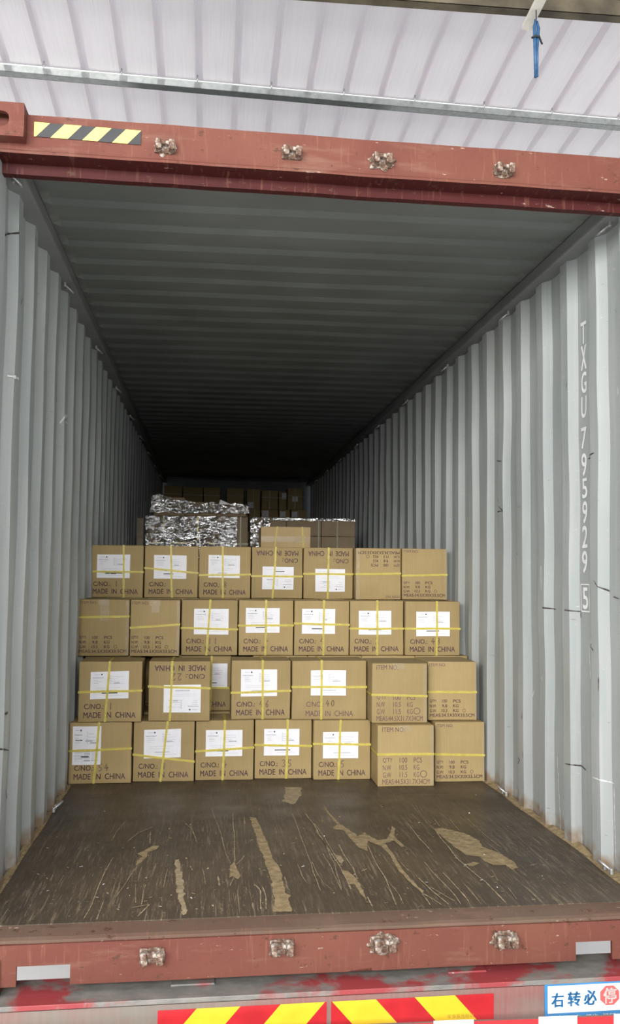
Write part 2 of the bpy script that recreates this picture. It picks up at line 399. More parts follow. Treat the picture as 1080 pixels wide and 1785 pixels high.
def right_extra(bm):
    # stencilled container number, characters stacked downwards
    chars = [('T', 557.6, 596.5), ('X', 599, 642), ('G', 646, 683.5), ('U', 689, 727), ('7', 743.5, 781), ('9', 789, 829), ('5', 833, 868),
             ('9', 873, 912), ('2', 916, 955), ('9', 960, 999), ('5', 1024, 1062)]
    for ch, t, b in chars:
        zt = at(1018, t, X=1.187).z; zb = at(1018, b, X=1.187).z
        put_text(bm, ch, lambda a, c: on_right(a, c, 0.004), 0.680, 0.622, zb, zt, 1, 0.04)
    zt = at(1018, 1019, X=1.187).z; zb = at(1018, 1066, X=1.187).z
    y0, y1 = 0.606, 0.696
    f = lambda a, c: on_right(a, c, 0.004)
    for pts in ([(y0, zb), (y1, zb)], [(y1, zb), (y1, zt)], [(y1, zt), (y0, zt)], [(y0, zt), (y0, zb)]): ribbon(bm, pts, 0.006, f, 1)
    rnd = random.Random(4)
    def scr(pl, w, mi):
        pts = [wpt(x, y, 1) for x, y in pl]; d = dense(pts, 0.012)
        ws = [w * (0.5 + rnd.random()) * (1 if 0 < i < len(d) - 1 else 0.2) for i in range(len(d))]
        ribbon(bm, d, ws, lambda a, c: on_right(a, c, 0.003), mi)
    for pl in ([(1035, 1011), (1041, 1022), (1064, 1031)], [(1069, 1040), (1080, 1044)], [(945, 1059), (958, 1062)], [(984, 1063), (1000, 1066), (1013, 1078)],
               [(1025, 800), (1036, 789)], [(866, 803), (874, 804)], [(868, 872), (877, 890)], [(904, 884), (913, 883)], [(867, 892), (877, 891)], [(900, 963), (902, 968)],
               [(903, 1305), (906, 1325), (904, 1345)], [(911, 1310), (912, 1322)], [(985, 1331), (1003, 1335), (1022, 1343)], [(987, 663), (988, 677)],
               [(1044, 1180), (1043, 1205)], [(1030, 1108), (1035, 1135)], [(913, 1240), (913, 1255)], [(1072, 540), (1075, 544)], [(1036, 512), (1037, 520)]):
        scr(pl, 0.0045, 2)
    for pl in ([(972, 1318), (974, 1360), (977, 1420), (978, 1452)], [(1033, 1355), (1050, 1358), (1071, 1366)], [(1071, 1370), (1072, 1430), (1074, 1500)],
               [(932, 1202), (928, 1216)], [(944, 1178), (946, 1188)], [(981, 538), (982, 543)], [(1077, 672), (1078, 690)], [(943, 985), (944, 1030)], [(1028, 1125), (1030, 1185)]):
        scr(pl, 0.005, 3)
def left_extra(bm):
    rnd = random.Random(8)
    def scr(pl, w, mi):
        pts = [wpt(x, y, -1) for x, y in pl]; d = dense(pts, 0.02)
        ws = [w * (0.5 + rnd.random()) for i in range(len(d))]
        ribbon(bm, d, ws, lambda a, c: on_left(a, c, 0.003), mi)
    for pl in ([(109, 715), (113, 728)], [(113, 722), (111, 738)], [(113, 735), (118, 745)], [(117, 742), (115, 752)], [(62, 868), (60, 885)], [(196, 922), (197, 945)], [(20, 655), (21, 660)], [(80, 868), (79, 884)]):
        scr(pl, 0.010, 3)
    for pl in ([(19, 412), (33, 406)], [(2, 1242), (8, 1245)], [(86, 1273), (89, 1277)], [(0, 1305), (3, 1308)], [(8, 1370), (11, 1392)], [(61, 415), (62, 420)], [(25, 520), (29, 530)]):
        scr(pl, 0.006, 2)
wr = struct('wall_right', build_wall(PR, 1, right_extra), [M_WALL, M_WHITE_STENCIL, M_SCRATCH_DARK, M_SCRATCH_WHITE], recalc=False)
wl = struct('wall_left', build_wall(PL, -1, left_extra), [M_WALL, M_WHITE_STENCIL, M_SCRATCH_DARK, M_SCRATCH_WHITE], recalc=False)
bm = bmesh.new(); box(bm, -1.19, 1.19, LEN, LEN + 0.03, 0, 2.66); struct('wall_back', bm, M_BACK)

# roof panel: corrugations across, flat pressed margins by the rails
bm = bmesh.new(); CP = 0.247; ys = []; y = 0.05
pts = [(0.05, 0)]; k = 0
while 0.16 + k * CP < LEN - 0.2:
    a = 0.16 + k * CP; pts += [(a, 0), (a + 0.035, 1), (a + 0.10, 1), (a + 0.135, 0)]; k += 1
pts.append((LEN, 0))
xs = [-1.19, -1.115, -1.085, -0.5, 0, 0.5, 1.085, 1.115, 1.19]
rows = []
for yy, d in pts:
    rows.append([bm.verts.new((x, yy, 2.655 + (0.016 * d if abs(x) < 1.09 else 0) + 0.006 * noise.noise(Vector((x * 2, yy, 1))))) for x in xs])
for A, B in zip(rows, rows[1:]):
    for j in range(len(xs) - 1): bm.faces.new((A[j], B[j], B[j + 1], A[j + 1]))
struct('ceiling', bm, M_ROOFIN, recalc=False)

# floor with plywood sheets, scrapes and dried mud
def floor_bm():
    bm = bmesh.new()
    edges = [0.0, 1.76, 4.2, 6.6, 9.0, LEN]; xs = [-1.165, 1.165]
    for a, b in zip(edges, edges[1:]):
        for c, d in zip(xs, xs[1:]):
            box(bm, c, d, a + 0.0015 if a else a, b - 0.0015, -0.028, 0, 0)
    for v in bm.verts:
        if v.co.y < 0.01: v.co.y += SK * v.co.x - 0.004
    box(bm, -1.165, 1.165, 0.06, LEN, -0.05, -0.0285, 0)
    fz = lambda h: (lambda a, b: Vector((a, b, h)))
    rnd = random.Random(11)
    def patch(pl, mi, h, jit=0.008):
        g = [at(x, y, Z=0) for x, y in pl]; g = [Vector((p.x, p.y)) for p in g]
        d = dense(g + [g[0]], 0.008)[:-1]
        sd = rnd.uniform(0, 50); d = [p + jit * 0.6 * Vector(noise.noise_vector(Vector((p.x * 22, p.y * 22, sd)))).xy + jit * 0.5 * Vector(noise.noise_vector(Vector((p.x * 70, p.y * 70, sd)))).xy for p in d]
        f = bm.faces.new([bm.verts.new((p.x, p.y, h)) for p in d]); f.material_index = mi
        bmesh.ops.triangulate(bm, faces=[f], ngon_method='EAR_CLIP')
    def o4(pl, s, ox, oy): return [(ox + x / s, oy + y / s) for x, y in pl]
    # long mud trail, crop (420,1370) scale 4.909
    patch(o4([(70, 268), (125, 275), (165, 350), (200, 440), (240, 520), (262, 610), (330, 700), (355, 790), (375, 880), (375, 915), (430, 940), (400, 965), (430, 1060), (425, 1078),
              (270, 1078), (285, 960), (262, 860), (255, 790), (210, 690), (190, 600), (155, 540), (130, 440), (95, 340)], 4.909, 420, 1370), 1, 0.0012)
    # right patch, crop (640,1380) scale 3.6
    patch(o4([(415, 232), (470, 228), (560, 250), (640, 275), (700, 310), (715, 345), (790, 372), (850, 400), (920, 440), (945, 480), (905, 490), (865, 460), (790, 462), (740, 440), (700, 410),
              (620, 400), (570, 365), (520, 330), (470, 285)], 3.6, 640, 1380), 1, 0.0012)
    patch(o4([(625, 455), (665, 442), (708, 450), (670, 466), (640, 468)], 3.6, 640, 1380), 1, 0.0012, 0.004)
    # winding mud, crop (420,1370)+(640,1380)
    patch(o4([(700, 150), (730, 200), (770, 250), (850, 330), (930, 380), (1000, 430), (1060, 400), (1080, 420), (1080, 560), (1010, 530), (950, 470), (880, 385), (800, 372), (790, 355), (820, 330), (760, 260), (715, 200)], 4.909, 420, 1370), 1, 0.0012)
    patch(o4([(0, 270), (60, 305), (120, 300), (140, 270), (155, 215), (175, 235), (165, 280), (235, 345), (215, 350), (170, 310), (110, 325), (150, 375), (200, 460), (270, 550), (350, 625), (350, 645),
              (260, 565), (190, 490), (140, 400), (90, 345), (0, 310)], 3.6, 640, 1380), 1, 0.0013, 0.005)
    # pieces left, crop (100,1400) scale 3.375
    patch(o4([(470, 300), (510, 280), (560, 253), (600, 252), (585, 272), (530, 292), (525, 322), (490, 352), (458, 366), (470, 340), (500, 315)], 3.375, 100, 1400), 1, 0.0012, 0.004)
    patch(o4([(690, 335), (715, 330), (725, 380), (745, 470), (745, 560), (765, 650), (735, 660), (715, 580), (695, 480)], 3.375, 100, 1400), 2, 0.0008, 0.012)
    patch(o4([(1015, 370), (1040, 345), (1055, 385), (1080, 430), (1060, 450), (1030, 430), (1010, 440)], 3.375, 100, 1400), 1, 0.0012, 0.004)
    patch(o4([(870, 720), (910, 730), (960, 770), (1000, 810), (1060, 930), (1075, 990), (1030, 930), (970, 845), (920, 840), (880, 770)], 4.909, 420, 1370), 1, 0.0012, 0.008)
    patch(o4([(800, 590), (850, 600), (880, 640), (860, 670), (820, 630)], 4.909, 420, 1370), 2, 0.001, 0.006)
    patch([(497, 1373), (525, 1372), (524, 1388), (512, 1402), (494, 1398)], 2, 0.0008, 0.02)
    def line(pl, w, mi=2):
        g = [at(x, y, Z=0) for x, y in pl]; d = dense([Vector((p.x, p.y)) for p in g], 0.012)
        d = [p + 0.004 * Vector(noise.noise_vector(Vector((p.x * 20, p.y * 8, 3)))).xy for p in d]
        ws = [w * 0.55 * (0.35 + rnd.random()) for _ in d]; ws[0] = ws[-1] = w * 0.1
        ribbon(bm, d, ws, fz(0.0018), mi)
    A = lambda pl: o4(pl, 4.909, 420, 1370)
    B = lambda pl: o4(pl, 3.6, 640, 1380)
    Cc = lambda pl: o4(pl, 3.375, 100, 1400)
    for pl, w in [(A([(545, 235), (620, 330), (700, 470), (790, 610), (850, 700), (940, 890)]), 0.010), (A([(620, 320), (700, 420), (770, 540), (850, 670)]), 0.007), (A([(640, 390), (720, 500), (800, 680), (860, 880)]), 0.006),
                  (A([(700, 580), (780, 720), (860, 900)]), 0.006), (A([(435, 240), (490, 380), (560, 570), (640, 790), (680, 900)]), 0.006), (A([(600, 650), (700, 830), (790, 900)]), 0.005),
                  (A([(480, 680), (520, 760), (560, 830)]), 0.005), (A([(370, 780), (400, 870), (420, 900)]), 0.006), (A([(120, 845), (160, 900), (172, 1060)]), 0.010), (A([(180, 860), (210, 950), (215, 1060)]), 0.008),
                  (A([(835, 500), (880, 590), (960, 720), (1000, 800)]), 0.008), (A([(1030, 735), (1080, 710)]), 0.012), (A([(430, 500), (470, 485)]), 0.01), (A([(25, 270), (30, 330)]), 0.008), (A([(0, 640), (30, 595)]), 0.008),
                  (B([(0, 340), (60, 460), (120, 560), (180, 715)]), 0.008), (B([(420, 240), (490, 330), (570, 430), (640, 490), (740, 570), (800, 630), (870, 700)]), 0.010), (B([(475, 510), (550, 590), (645, 705)]), 0.009),
                  (B([(245, 190), (330, 300), (410, 385)]), 0.008), (B([(280, 80), (330, 150), (420, 240)]), 0.005), (B([(300, 80), (340, 150), (400, 200)]), 0.005), (B([(350, 440), (440, 540), (520, 620), (590, 710)]), 0.007),
                  (B([(515, 170), (575, 245)]), 0.007), (B([(590, 140), (700, 240), (830, 350)]), 0.006), (B([(320, 540), (400, 620), (510, 712)]), 0.010), (B([(345, 640), (395, 715)]), 0.008), (B([(350, 640), (465, 712)]), 0.010),
                  (B([(390, 600), (480, 650), (550, 690)]), 0.007), (B([(780, 490), (820, 560)]), 0.004), (B([(880, 600), (935, 680)]), 0.005), (B([(980, 590), (1060, 670)]), 0.005), (B([(0, 660), (35, 730)]), 0.010),
                  (B([(130, 560), (200, 650), (230, 710)]), 0.005), (B([(420, 175), (455, 222)]), 0.007), (B([(200, 440), (260, 500)]), 0.005), (B([(600, 570), (700, 690)]), 0.005), (B([(1015, 465), (1065, 455)]), 0.010),
                  (Cc([(155, 690), (210, 590), (240, 500), (280, 400), (330, 320)]), 0.007), (Cc([(230, 690), (270, 580)]), 0.007), (Cc([(410, 230), (480, 175), (560, 140)]), 0.008), (Cc([(320, 225), (345, 175), (400, 110)]), 0.006),
                  (Cc([(745, 120), (790, 150), (820, 230)]), 0.008), (Cc([(905, 30), (960, 180), (990, 300), (1020, 360)]), 0.006), (Cc([(1030, 60), (1038, 200), (1042, 350)]), 0.008), (Cc([(1080, 335), (1050, 365)]), 0.006),
                  (Cc([(1015, 490), (1035, 430)]), 0.008), (Cc([(420, 620), (540, 598), (470, 670)]), 0.010), (Cc([(490, 600), (520, 480)]), 0.006), (Cc([(540, 240), (548, 170)]), 0.008), (Cc([(435, 460), (468, 463)]), 0.016),
                  (Cc([(430, 665), (440, 672)]), 0.016), (Cc([(780, 370), (795, 400)]), 0.009), (Cc([(940, 430), (952, 490)]), 0.014), (Cc([(340, 560), (390, 490), (430, 425), (465, 378)]), 0.006), (Cc([(455, 590), (460, 480)]), 0.005),
                  (Cc([(620, 500), (650, 390)]), 0.005), (Cc([(870, 480), (850, 380)]), 0.005), (Cc([(820, 235), (890, 235)]), 0.005)]:
        line(pl, w)
    # loose flecks of paper and wood
    for _ in range(190):
        px = rnd.uniform(60, 1000); py = 1376 + 215 * rnd.random() ** 0.7
        p = at(px, py, Z=0)
        if abs(p.x) > 1.1 or p.y < 0.06: continue
        s = rnd.uniform(0.002, 0.007); a = rnd.uniform(0, 6.28)
        q = [Vector((p.x + s * k1 * math.cos(a) - s * 0.5 * k2 * math.sin(a), p.y + s * k1 * math.sin(a) + s * 0.5 * k2 * math.cos(a), 0.003 + 0.001 * k1)) for k1, k2 in ((-1, -1), (1, -1), (1, 1), (-1, 1))]
        quad(bm, q, 3 if rnd.random() < 0.22 else 2)
    return bm
struct('floor', floor_bm(), [M_FLOOR, M_MUD, M_SCRAPE, M_CHIP])

# top and bottom side rails
for side, nm in ((-1, 'trim_1'), (1, 'trim_2')):
    bm = bmesh.new(); a, b = sorted((side * 1.115, side * 1.20))
    box(bm, a, b, 0.0, LEN, 2.592, 2.654, 0, 0.008)
    
    struct(nm, bm, M_RAIL)
for side, nm in ((-1, 'trim_3'), (1, 'trim_4')):
    bm = bmesh.new(); a, b = sorted((side * 1.166, side * 1.20)); box(bm, a, b, 0.0, LEN, -0.16, 0.0, 0, 0.004)
    struct(nm, bm, M_RAIL)
# corner posts of the door frame
for side, nm in ((-1, 'trim_5'), (1, 'trim_6')):
    bm = bmesh.new(); a, b = sorted((side * 1.168, side * 1.219)); box(bm, a, b, -0.11, 0.0, -0.03, 2.60, 0, 0.006)
    skew(bm); struct(nm, bm, M_RED)

# lashing rings on the walls
def ring_bm(side, z, up):
    bm = bmesh.new(); s = -side; r = 0.030
    pts = [(0, -r, 0)] + [(s * 0.040 * math.sin(math.pi * k / 8), -r * math.cos(math.pi * k / 8), -up * 0.032 * math.sin(math.pi * k / 8)) for k in range(1, 8)] + [(0, r, 0)]
    tube(bm, pts, 0.0055, 8)
    box(bm, min(0, s * 0.012), max(0, s * 0.012), -r - 0.012, -r + 0.010, -0.012, 0.012, 0, 0.003)
    box(bm, min(0, s * 0.012), max(0, s * 0.012), r - 0.010, r + 0.012, -0.012, 0.012, 0, 0.003)
    return bm
for side, par, yy0 in ((1, wr, 0.30), (-1, wl, 0.10)):
    for k in range(9):
        y = yy0 + 1.33 * k
        o = obj('lashing_ring', ring_bm(side, 2.58, 1), M_RING, par); o.location = (side * 1.160, y, 2.585)
for side, par, ys_ in ((1, wr, (0.34, 1.68)), (-1, wl, (1.48,))):
    for y in ys_:
        o = obj('lashing_ring', ring_bm(side, 0.03, -1), M_RING, par); o.location = (side * 1.155, y, 0.022)

# cam keepers
def keeper_bm(seed, crust):
    bm = bmesh.new(); rnd = random.Random(seed)
    box(bm, -0.042, 0.042, -0.010, 0.004, -0.026, 0.026, 0, 0.003)
    box(bm, -0.038, -0.016, -0.046, -0.008, -0.024, 0.020, 0, 0.004)
    box(bm, 0.014, 0.038, -0.046, -0.008, -0.024, 0.020, 0, 0.004)
    box(bm, -0.020, 0.018, -0.034, -0.008, 0.000, 0.018, 0, 0.004)
    if crust:
        NR, NA = 9, 40; rg = []
        for i in range(NR + 1):
            row = []
            for k in range(NA):
                a = 2 * math.pi * k / NA; e = 1 + 0.38 * noise.noise(Vector((math.cos(a) * 2.2, math.sin(a) * 2.2, seed))) + 0.22 * noise.noise(Vector((math.cos(a) * 7, math.sin(a) * 7, seed)))
                r_ = i / NR * e; x, z = 0.054 * crust ** 0.4 * r_ * math.cos(a), 0.038 * crust ** 0.4 * r_ * math.sin(a) - 0.004
                h_ = 0.003 + 0.007 * (1 - i / NR) ** 0.5 * crust + 0.008 * crust * noise.noise(Vector((x * 95, z * 95, seed))) if i < NR else 0.0
                row.append(bm.verts.new((x, 0.002 - max(0, h_), z)))
            rg.append(row)
        for A, B in zip(rg, rg[1:]):
            for k in range(NA): bm.faces.new((A[k], A[(k + 1) % NA], B[(k + 1) % NA], B[k]))
    bmesh.ops.subdivide_edges(bm, edges=[e for e in bm.edges if e.calc_length() > 0.02], cuts=2)
    for v in bm.verts:
        v.co += 0.0035 * noise.noise_vector(v.co * 60 + Vector((seed, 0, 0)))
    return bm

# door header
HY = -0.062
bm = bmesh.new()
prof = [(HY, 2.724), (HY, 2.600), (HY - 0.007, 2.594), (HY - 0.005, 2.586), (0.020, 2.584), (0.024, 2.549), (0.060, 2.549), (0.064, 2.700), (0.064, 2.724)]
prism(bm, prof, -1.168, 1.168, 48)
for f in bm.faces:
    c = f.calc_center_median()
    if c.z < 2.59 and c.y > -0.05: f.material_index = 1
for v in bm.verts:
    v.co.y += 0.003 * noise.noise(Vector((v.co.x * 3, v.co.z * 5, 0))); v.co.z += 0.003 * noise.noise(Vector((v.co.x * 4, 0, 7)))
# raised doubler seam by the casting
for s in (-1, 1):
    a, b = sorted((s * 1.168, s * 0.99)); 
    vs = [(a, b)]
skew(bm)
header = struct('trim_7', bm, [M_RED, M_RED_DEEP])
def face_pt(px, py, y): # point on the skewed frame face
    p = at(px, py, Y=y)
    for _ in range(3): p = at(px, py, Y=y + SK * p.x)
    return p
for i, (px, py, cr) in enumerate([(288, 257, 0.6), (508, 268, 0.0), (665, 280, 1.1), (877, 297, 0.7)]):
    p = face_pt(px, py, HY - 0.004); o = obj('cam_keeper', keeper_bm(i, cr), M_CRUST, header); o.location = p; o.rotation_euler = (0, 0, math.atan(SK)); o.scale = (0.85, 0.8, 0.8)
    if i == 0: o['label'] = 'crusted steel cam keeper'
# black and yellow tape, a trapezoid of slanting bands
bm = bmesh.new(); tl, tr_, bl = face_pt(60, 213, HY - 0.002), face_pt(246, 227, HY - 0.002), face_pt(60, 238, HY - 0.002)
w = tr_.x - tl.x; hgt = tl.z - bl.z
base = lambda a, b: Vector((tl.x + a * w, HY - 0.0045 + SK * (tl.x + a * w), bl.z + b * hgt - 0.004 * a))
n = 4; sl = 0.127
cuts = [-0.01, 0.145, 0.28, 0.44, 0.575, 0.72, 0.855, 1.0, 1.2]     # top edge positions of the band borders
def band(a0, a1, mi):
    P4 = [(a0, 1), (a1, 1), (a1 - sl, 0), (a0 - sl, 0)]
    out = P4
    for lim, sgn in ((0.0, 1), (1.0, -1)):
        res = []
        for i in range(len(out)):
            p, q = out[i], out[(i + 1) % len(out)]; ip = sgn * (p[0] - lim) >= 0; iq = sgn * (q[0] - lim) >= 0
            if ip: res.append(p)
            if ip != iq:
                t = (lim - p[0]) / (q[0] - p[0]); res.append((lim, p[1] + t * (q[1] - p[1])))
        out = res
        if len(out) < 3: return
    quad(bm, [base(a, b) for a, b in out], mi)
for i in range(len(cuts) - 1): band(cuts[i] + sl * 0.0, cuts[i + 1], 0 if i % 2 == 0 else 1)
band(cuts[-1], 1.5, 0)
o = obj('hazard_tape', bm, [M_TAPEYEL, M_BLK], header, recalc=False); o['label'] = 'black and yellow striped tape'
# corner castings with oval hole
def casting_bm(side, z0, z1, top):
    bm = bmesh.new(); x0, x1 = 1.068, 1.222; y0, y1 = -0.118, 0.055
    cx, cz = (x0 + x1) / 2 + 0.012, (z0 + z1) / 2; N = 24; hx, hz = 0.040, 0.027
    if not top: hx, hz = 0.030, 0.022
    sg = []
    for k in range(N):
        a = 2 * math.pi * (k + 0.5) / N; c, s = math.cos(a), math.sin(a)
        t = 1 / max(abs(c) / ((x1 - x0) / 2), abs(s) / ((z1 - z0) / 2)); e = 3.2
        rr = (abs(c / hx) ** e + abs(s / hz) ** e) ** (-1 / e)
        sg.append((((x0 + x1) / 2 + c * t, cz + s * t), (cx + c * rr, cz + s * rr)))
    fo = [bm.verts.new((side * p[0][0], y0, p[0][1])) for p in sg]; fi = [bm.verts.new((side * p[1][0], y0, p[1][1])) for p in sg]
    bi = [bm.verts.new((side * p[1][0], y0 + 0.022, p[1][1])) for p in sg]; bo = [bm.verts.new((side * p[0][0], y1, p[0][1])) for p in sg]
    for k in range(N):
        j = (k + 1) % N
        bm.faces.new((fo[k], fo[j], fi[j], fi[k])); bm.faces.new((fi[k], fi[j], bi[j], bi[k])); bm.faces.new((fo[k], bo[k], bo[j], fo[j]))
    skew(bm); return bm
for side, z0, z1, top in ((-1, 2.622, 2.738, True), (1, 2.622, 2.738, True)):
    o = obj('corner_casting', casting_bm(side, z0, z1, top), M_RED, header)
    if side > 0: o.location.x = 0.03

# door sill: dusty threshold plate, then the sill face with fork notches
bm = bmesh.new()
prof = [(0.004, -0.002), (-0.030, -0.006), (-0.080, -0.014), (-0.094, -0.020), (-0.094, -0.030), (0.004, -0.032)]
prism(bm, prof, -1.168, 1.168, 60)
for v in bm.verts: v.co.z += 0.0025 * noise.noise(Vector((v.co.x * 6, v.co.y * 30, 2)))
skew(bm); sill_top = struct('trim_8', bm, M_RED_DUSTY)
bm = bmesh.new()
def xz(px, py, y=-0.104): p = face_pt(px, py, y); return p.x, p.z
nl0, nl1, nr0, nr1 = xz(28, 1690)[0], xz(122, 1688)[0], xz(1003, 1650)[0], xz(1066, 1645)[0]
SY0, SY1 = -0.104, -0.090; ZT, ZN, ZB = -0.030, -0.097, -0.160
for a, b, zb in ((-1.168, nl0, ZB), (nl0, nl1, ZN), (nl1, nr0, ZB), (nr0, nr1, ZN), (nr1, 1.168, ZB)):
    box(bm, a, b, SY0, SY1, zb, ZT)
    if zb == ZB and b - a > 1: box(bm, a, b, SY0, -0.04, ZB, ZB + 0.010)
bmesh.ops.subdivide_edges(bm, edges=[e for e in bm.edges if e.calc_length() > 0.3], cuts=18)
for v in bm.verts: v.co.y += 0.004 * noise.noise(Vector((v.co.x * 3, v.co.z * 4, 4)))
skew(bm); sill = struct('trim_9', bm, M_RED)
for i, (px, py, cr) in enumerate([(265, 1665, 0.0), (490, 1650, 0.5), (668, 1643, 1.1), (880, 1637, 0.9)]):
    p = face_pt(px, py, SY0 - 0.004); o = obj('cam_keeper', keeper_bm(i + 9, cr), M_CRUST, sill); o.location = p; o.rotation_euler = (0, 0, math.atan(SK)); o.scale = (0.95, 0.85, 0.9)
for side in (-1, 1): obj('corner_casting', casting_bm(side, -0.190, -0.072, False), M_RED, sill)

# windrows of grit and rust along the foot of the walls
def dirt_bm(side, segs, seed, k=1.0):
    bm = bmesh.new(); rows = []; n = int((segs[1] - segs[0]) / 0.025)
    for i in range(n + 1):
        y = segs[0] + (segs[1] - segs[0]) * i / n
        w = 0.006 + 0.022 * max(0, noise.noise(Vector((y * 2.3, seed, 0))) + 0.35); h = 0.006 + 0.020 * max(0, noise.noise(Vector((y * 2.9, seed, 5))) + 0.3)
        xw = 1.186
        rows.append([bm.verts.new((side * (xw - t * (w * k + 0.022)), y, 0.001 + k * h * (1 - t) ** 1.3 + (0.004 * noise.noise(Vector((y * 40, t * 9, seed))) if 0 < t < 1 else 0))) for t in (0, 0.25, 0.5, 0.75, 1)])
    for A, B in zip(rows, rows[1:]):
        for j in range(4): bm.faces.new((A[j], B[j], B[j + 1], A[j + 1]))
    return bm
tag(obj('dirt', dirt_bm(1, (0.05, 2.1), 3.3), M_MUD), 'sandy dirt heaped along the foot of the right wall', 'dirt', kind='stuff')
tag(obj('dirt', dirt_bm(-1, (0.05, 2.1), 7.7, 0.35), M_MUD), 'sandy dirt lying along the foot of the left wall', 'dirt', kind='stuff')

# ------------------------------------------------------------------ setting: shed and yard
bm = bmesh.new(); quad(bm, [(-40, -30, -1.5), (40, -30, -1.5), (40, 60, -1.5), (-40, 60, -1.5)]); struct('ground', bm, M_GROUND)
RS = -0.10
def roof_z(y): return 4.44 + RS * (y - 2.9)
bm = bmesh.new(); RP = 0.247; x = -9.0 + 0.06; prof = []
while x < 9:
    prof += [(x - 0.095, 0), (x - 0.026, 0), (x - 0.017, 1), (x + 0.017, 1), (x + 0.026, 0), (x + 0.095, 0)]; x += RP
ysr = [-5.0, 0, 2, 4, 8, 15.1]
rows = [[bm.verts.new((px_ , y, roof_z(y) + 0.075 * d )) for px_, d in prof] for y in ysr]
for A, B in zip(rows, rows[1:]):
    for j in range(len(prof) - 1): bm.faces.new((A[j], A[j + 1], B[j + 1], B[j]))
struct('ceiling_shed', bm, M_SHED, recalc=False)
# ribbed sheet wall closing the shed beyond the truck
bm = bmesh.new(); x = -16.0; pw = []
while x < 16: pw += [(x, 0), (x + 0.19, 0), (x + 0.205, 1), (x + 0.235, 1)]; x += 0.25
rw = [[bm.verts.new((a, 15.0 + 0.03 * b, z)) for a, b in pw] for z in (-1.5, 3.6)]
for j in range(len(pw) - 1): bm.faces.new((rw[0][j], rw[0][j + 1], rw[1][j + 1], rw[1][j]))
struct('wall_back_shed', bm, M_SHED, recalc=False)
# C purlins under the sheets
def purlin(name, y0, h, mat, bolts, sk):
    bm = bmesh.new(); w = 0.06; t = 0.004
    for (a, b, c, d) in ((0, w, h - t, h), (0, w, 0, t), (0, t, 0, h), (w - t, w, 0, 0.014), (w - t, w, h - 0.014, h)):
        box(bm, -8.5, 8.5, a, b, c, d)
    if bolts:
        box(bm, -8.5, 8.5, -0.006, 0.0, h - 0.012, h - 0.006, 1)
        x = -5.0
        while x < 6:
            tube(bm, [(x, -0.004, h - 0.012), (x, -0.004, h + 0.030)], 0.004, 6); x += RP * 2
    for v in bm.verts:
        yy = y0 + v.co.y + sk * v.co.x; v.co.z += roof_z(yy) - h - 0.006; v.co.y = yy
    return struct(name, bm, mat)
purlin('trim_10', 2.90, 0.056, [M_GALV, M_WHITEREF], True, 0.048)
purlin('trim_11', 1.84, 0.10, M_BROWNSTEEL, False, 0.0)
# white brace running down from the near purlin, blue strap hanging beside it
p0 = at(966, -50, Z=4.40); p1 = at(916, 50, Z=4.30)
bm = bmesh.new(); d = (p1 - p0); s = Vector((1, 0.2, 0)).normalized() * 0.028; u = Vector((0, 0, 0.010))
vs = [bm.verts.new(p + a * s + b * u) for p in (p0, p1) for a, b in ((-1, -1), (1, -1), (1, 1), (-1, 1))]
for f in ((0, 1, 2, 3), (4, 5, 6, 7), (0, 1, 5, 4), (1, 2, 6, 5), (2, 3, 7, 6), (3, 0, 4, 7)): bm.faces.new([vs[i] for i in f])
for a, b in ((0.6, 0.99),): tube(bm, [p0 + s * 1.0 + u * 0 , p1 + s * 1.0], 0.007, 6)
struct('trim_12', bm, M_WHITEBAR)
pt = at(934, 34, Y=1.66); pb = at(935, 136, Y=1.66)
strap = empty('hanging_strap', (pt.x, pt.y, pb.z)); H = pt.z - pb.z
bm = bmesh.new()
tube(bm, [(-0.004, 0, H), (-0.010, 0, H * 0.86), (-0.008, 0, H * 0.5), (-0.006, 0, 0.002)], [0.006, 0.010, 0.009, 0.008], 8)
tube(bm, [(0.006, 0.004, H * 0.98), (0.014, 0.004, H * 0.86), (0.006, 0.004, H * 0.5), (0.005, 0.004, 0.01)], [0.006, 0.010, 0.008, 0.007], 8)
obj('folded_strap', bm, M_BLUESTRAP, strap)
bm = bmesh.new(); tube(bm, [(-0.03, -0.008, H * 0.66), (-0.015, -0.016, H * 0.69), (0.012, -0.016, H * 0.685), (0.022, -0.006, H * 0.64), (0.034, 0, H * 0.58)], 0.006, 6)
obj('tie', bm, M_BLK, strap)
bm = bmesh.new(); zt_ = roof_z(1.66) - 0.015; tube(bm, [(0, 0, H - 0.01), (0, 0.0, max(H + 0.02, zt_ - pb.z))], 0.003, 6)
obj('hanging_wire', bm, M_BLK, strap)
tag(strap, 'folded blue plastic strap hanging from the shed roof purlin', 'strap')

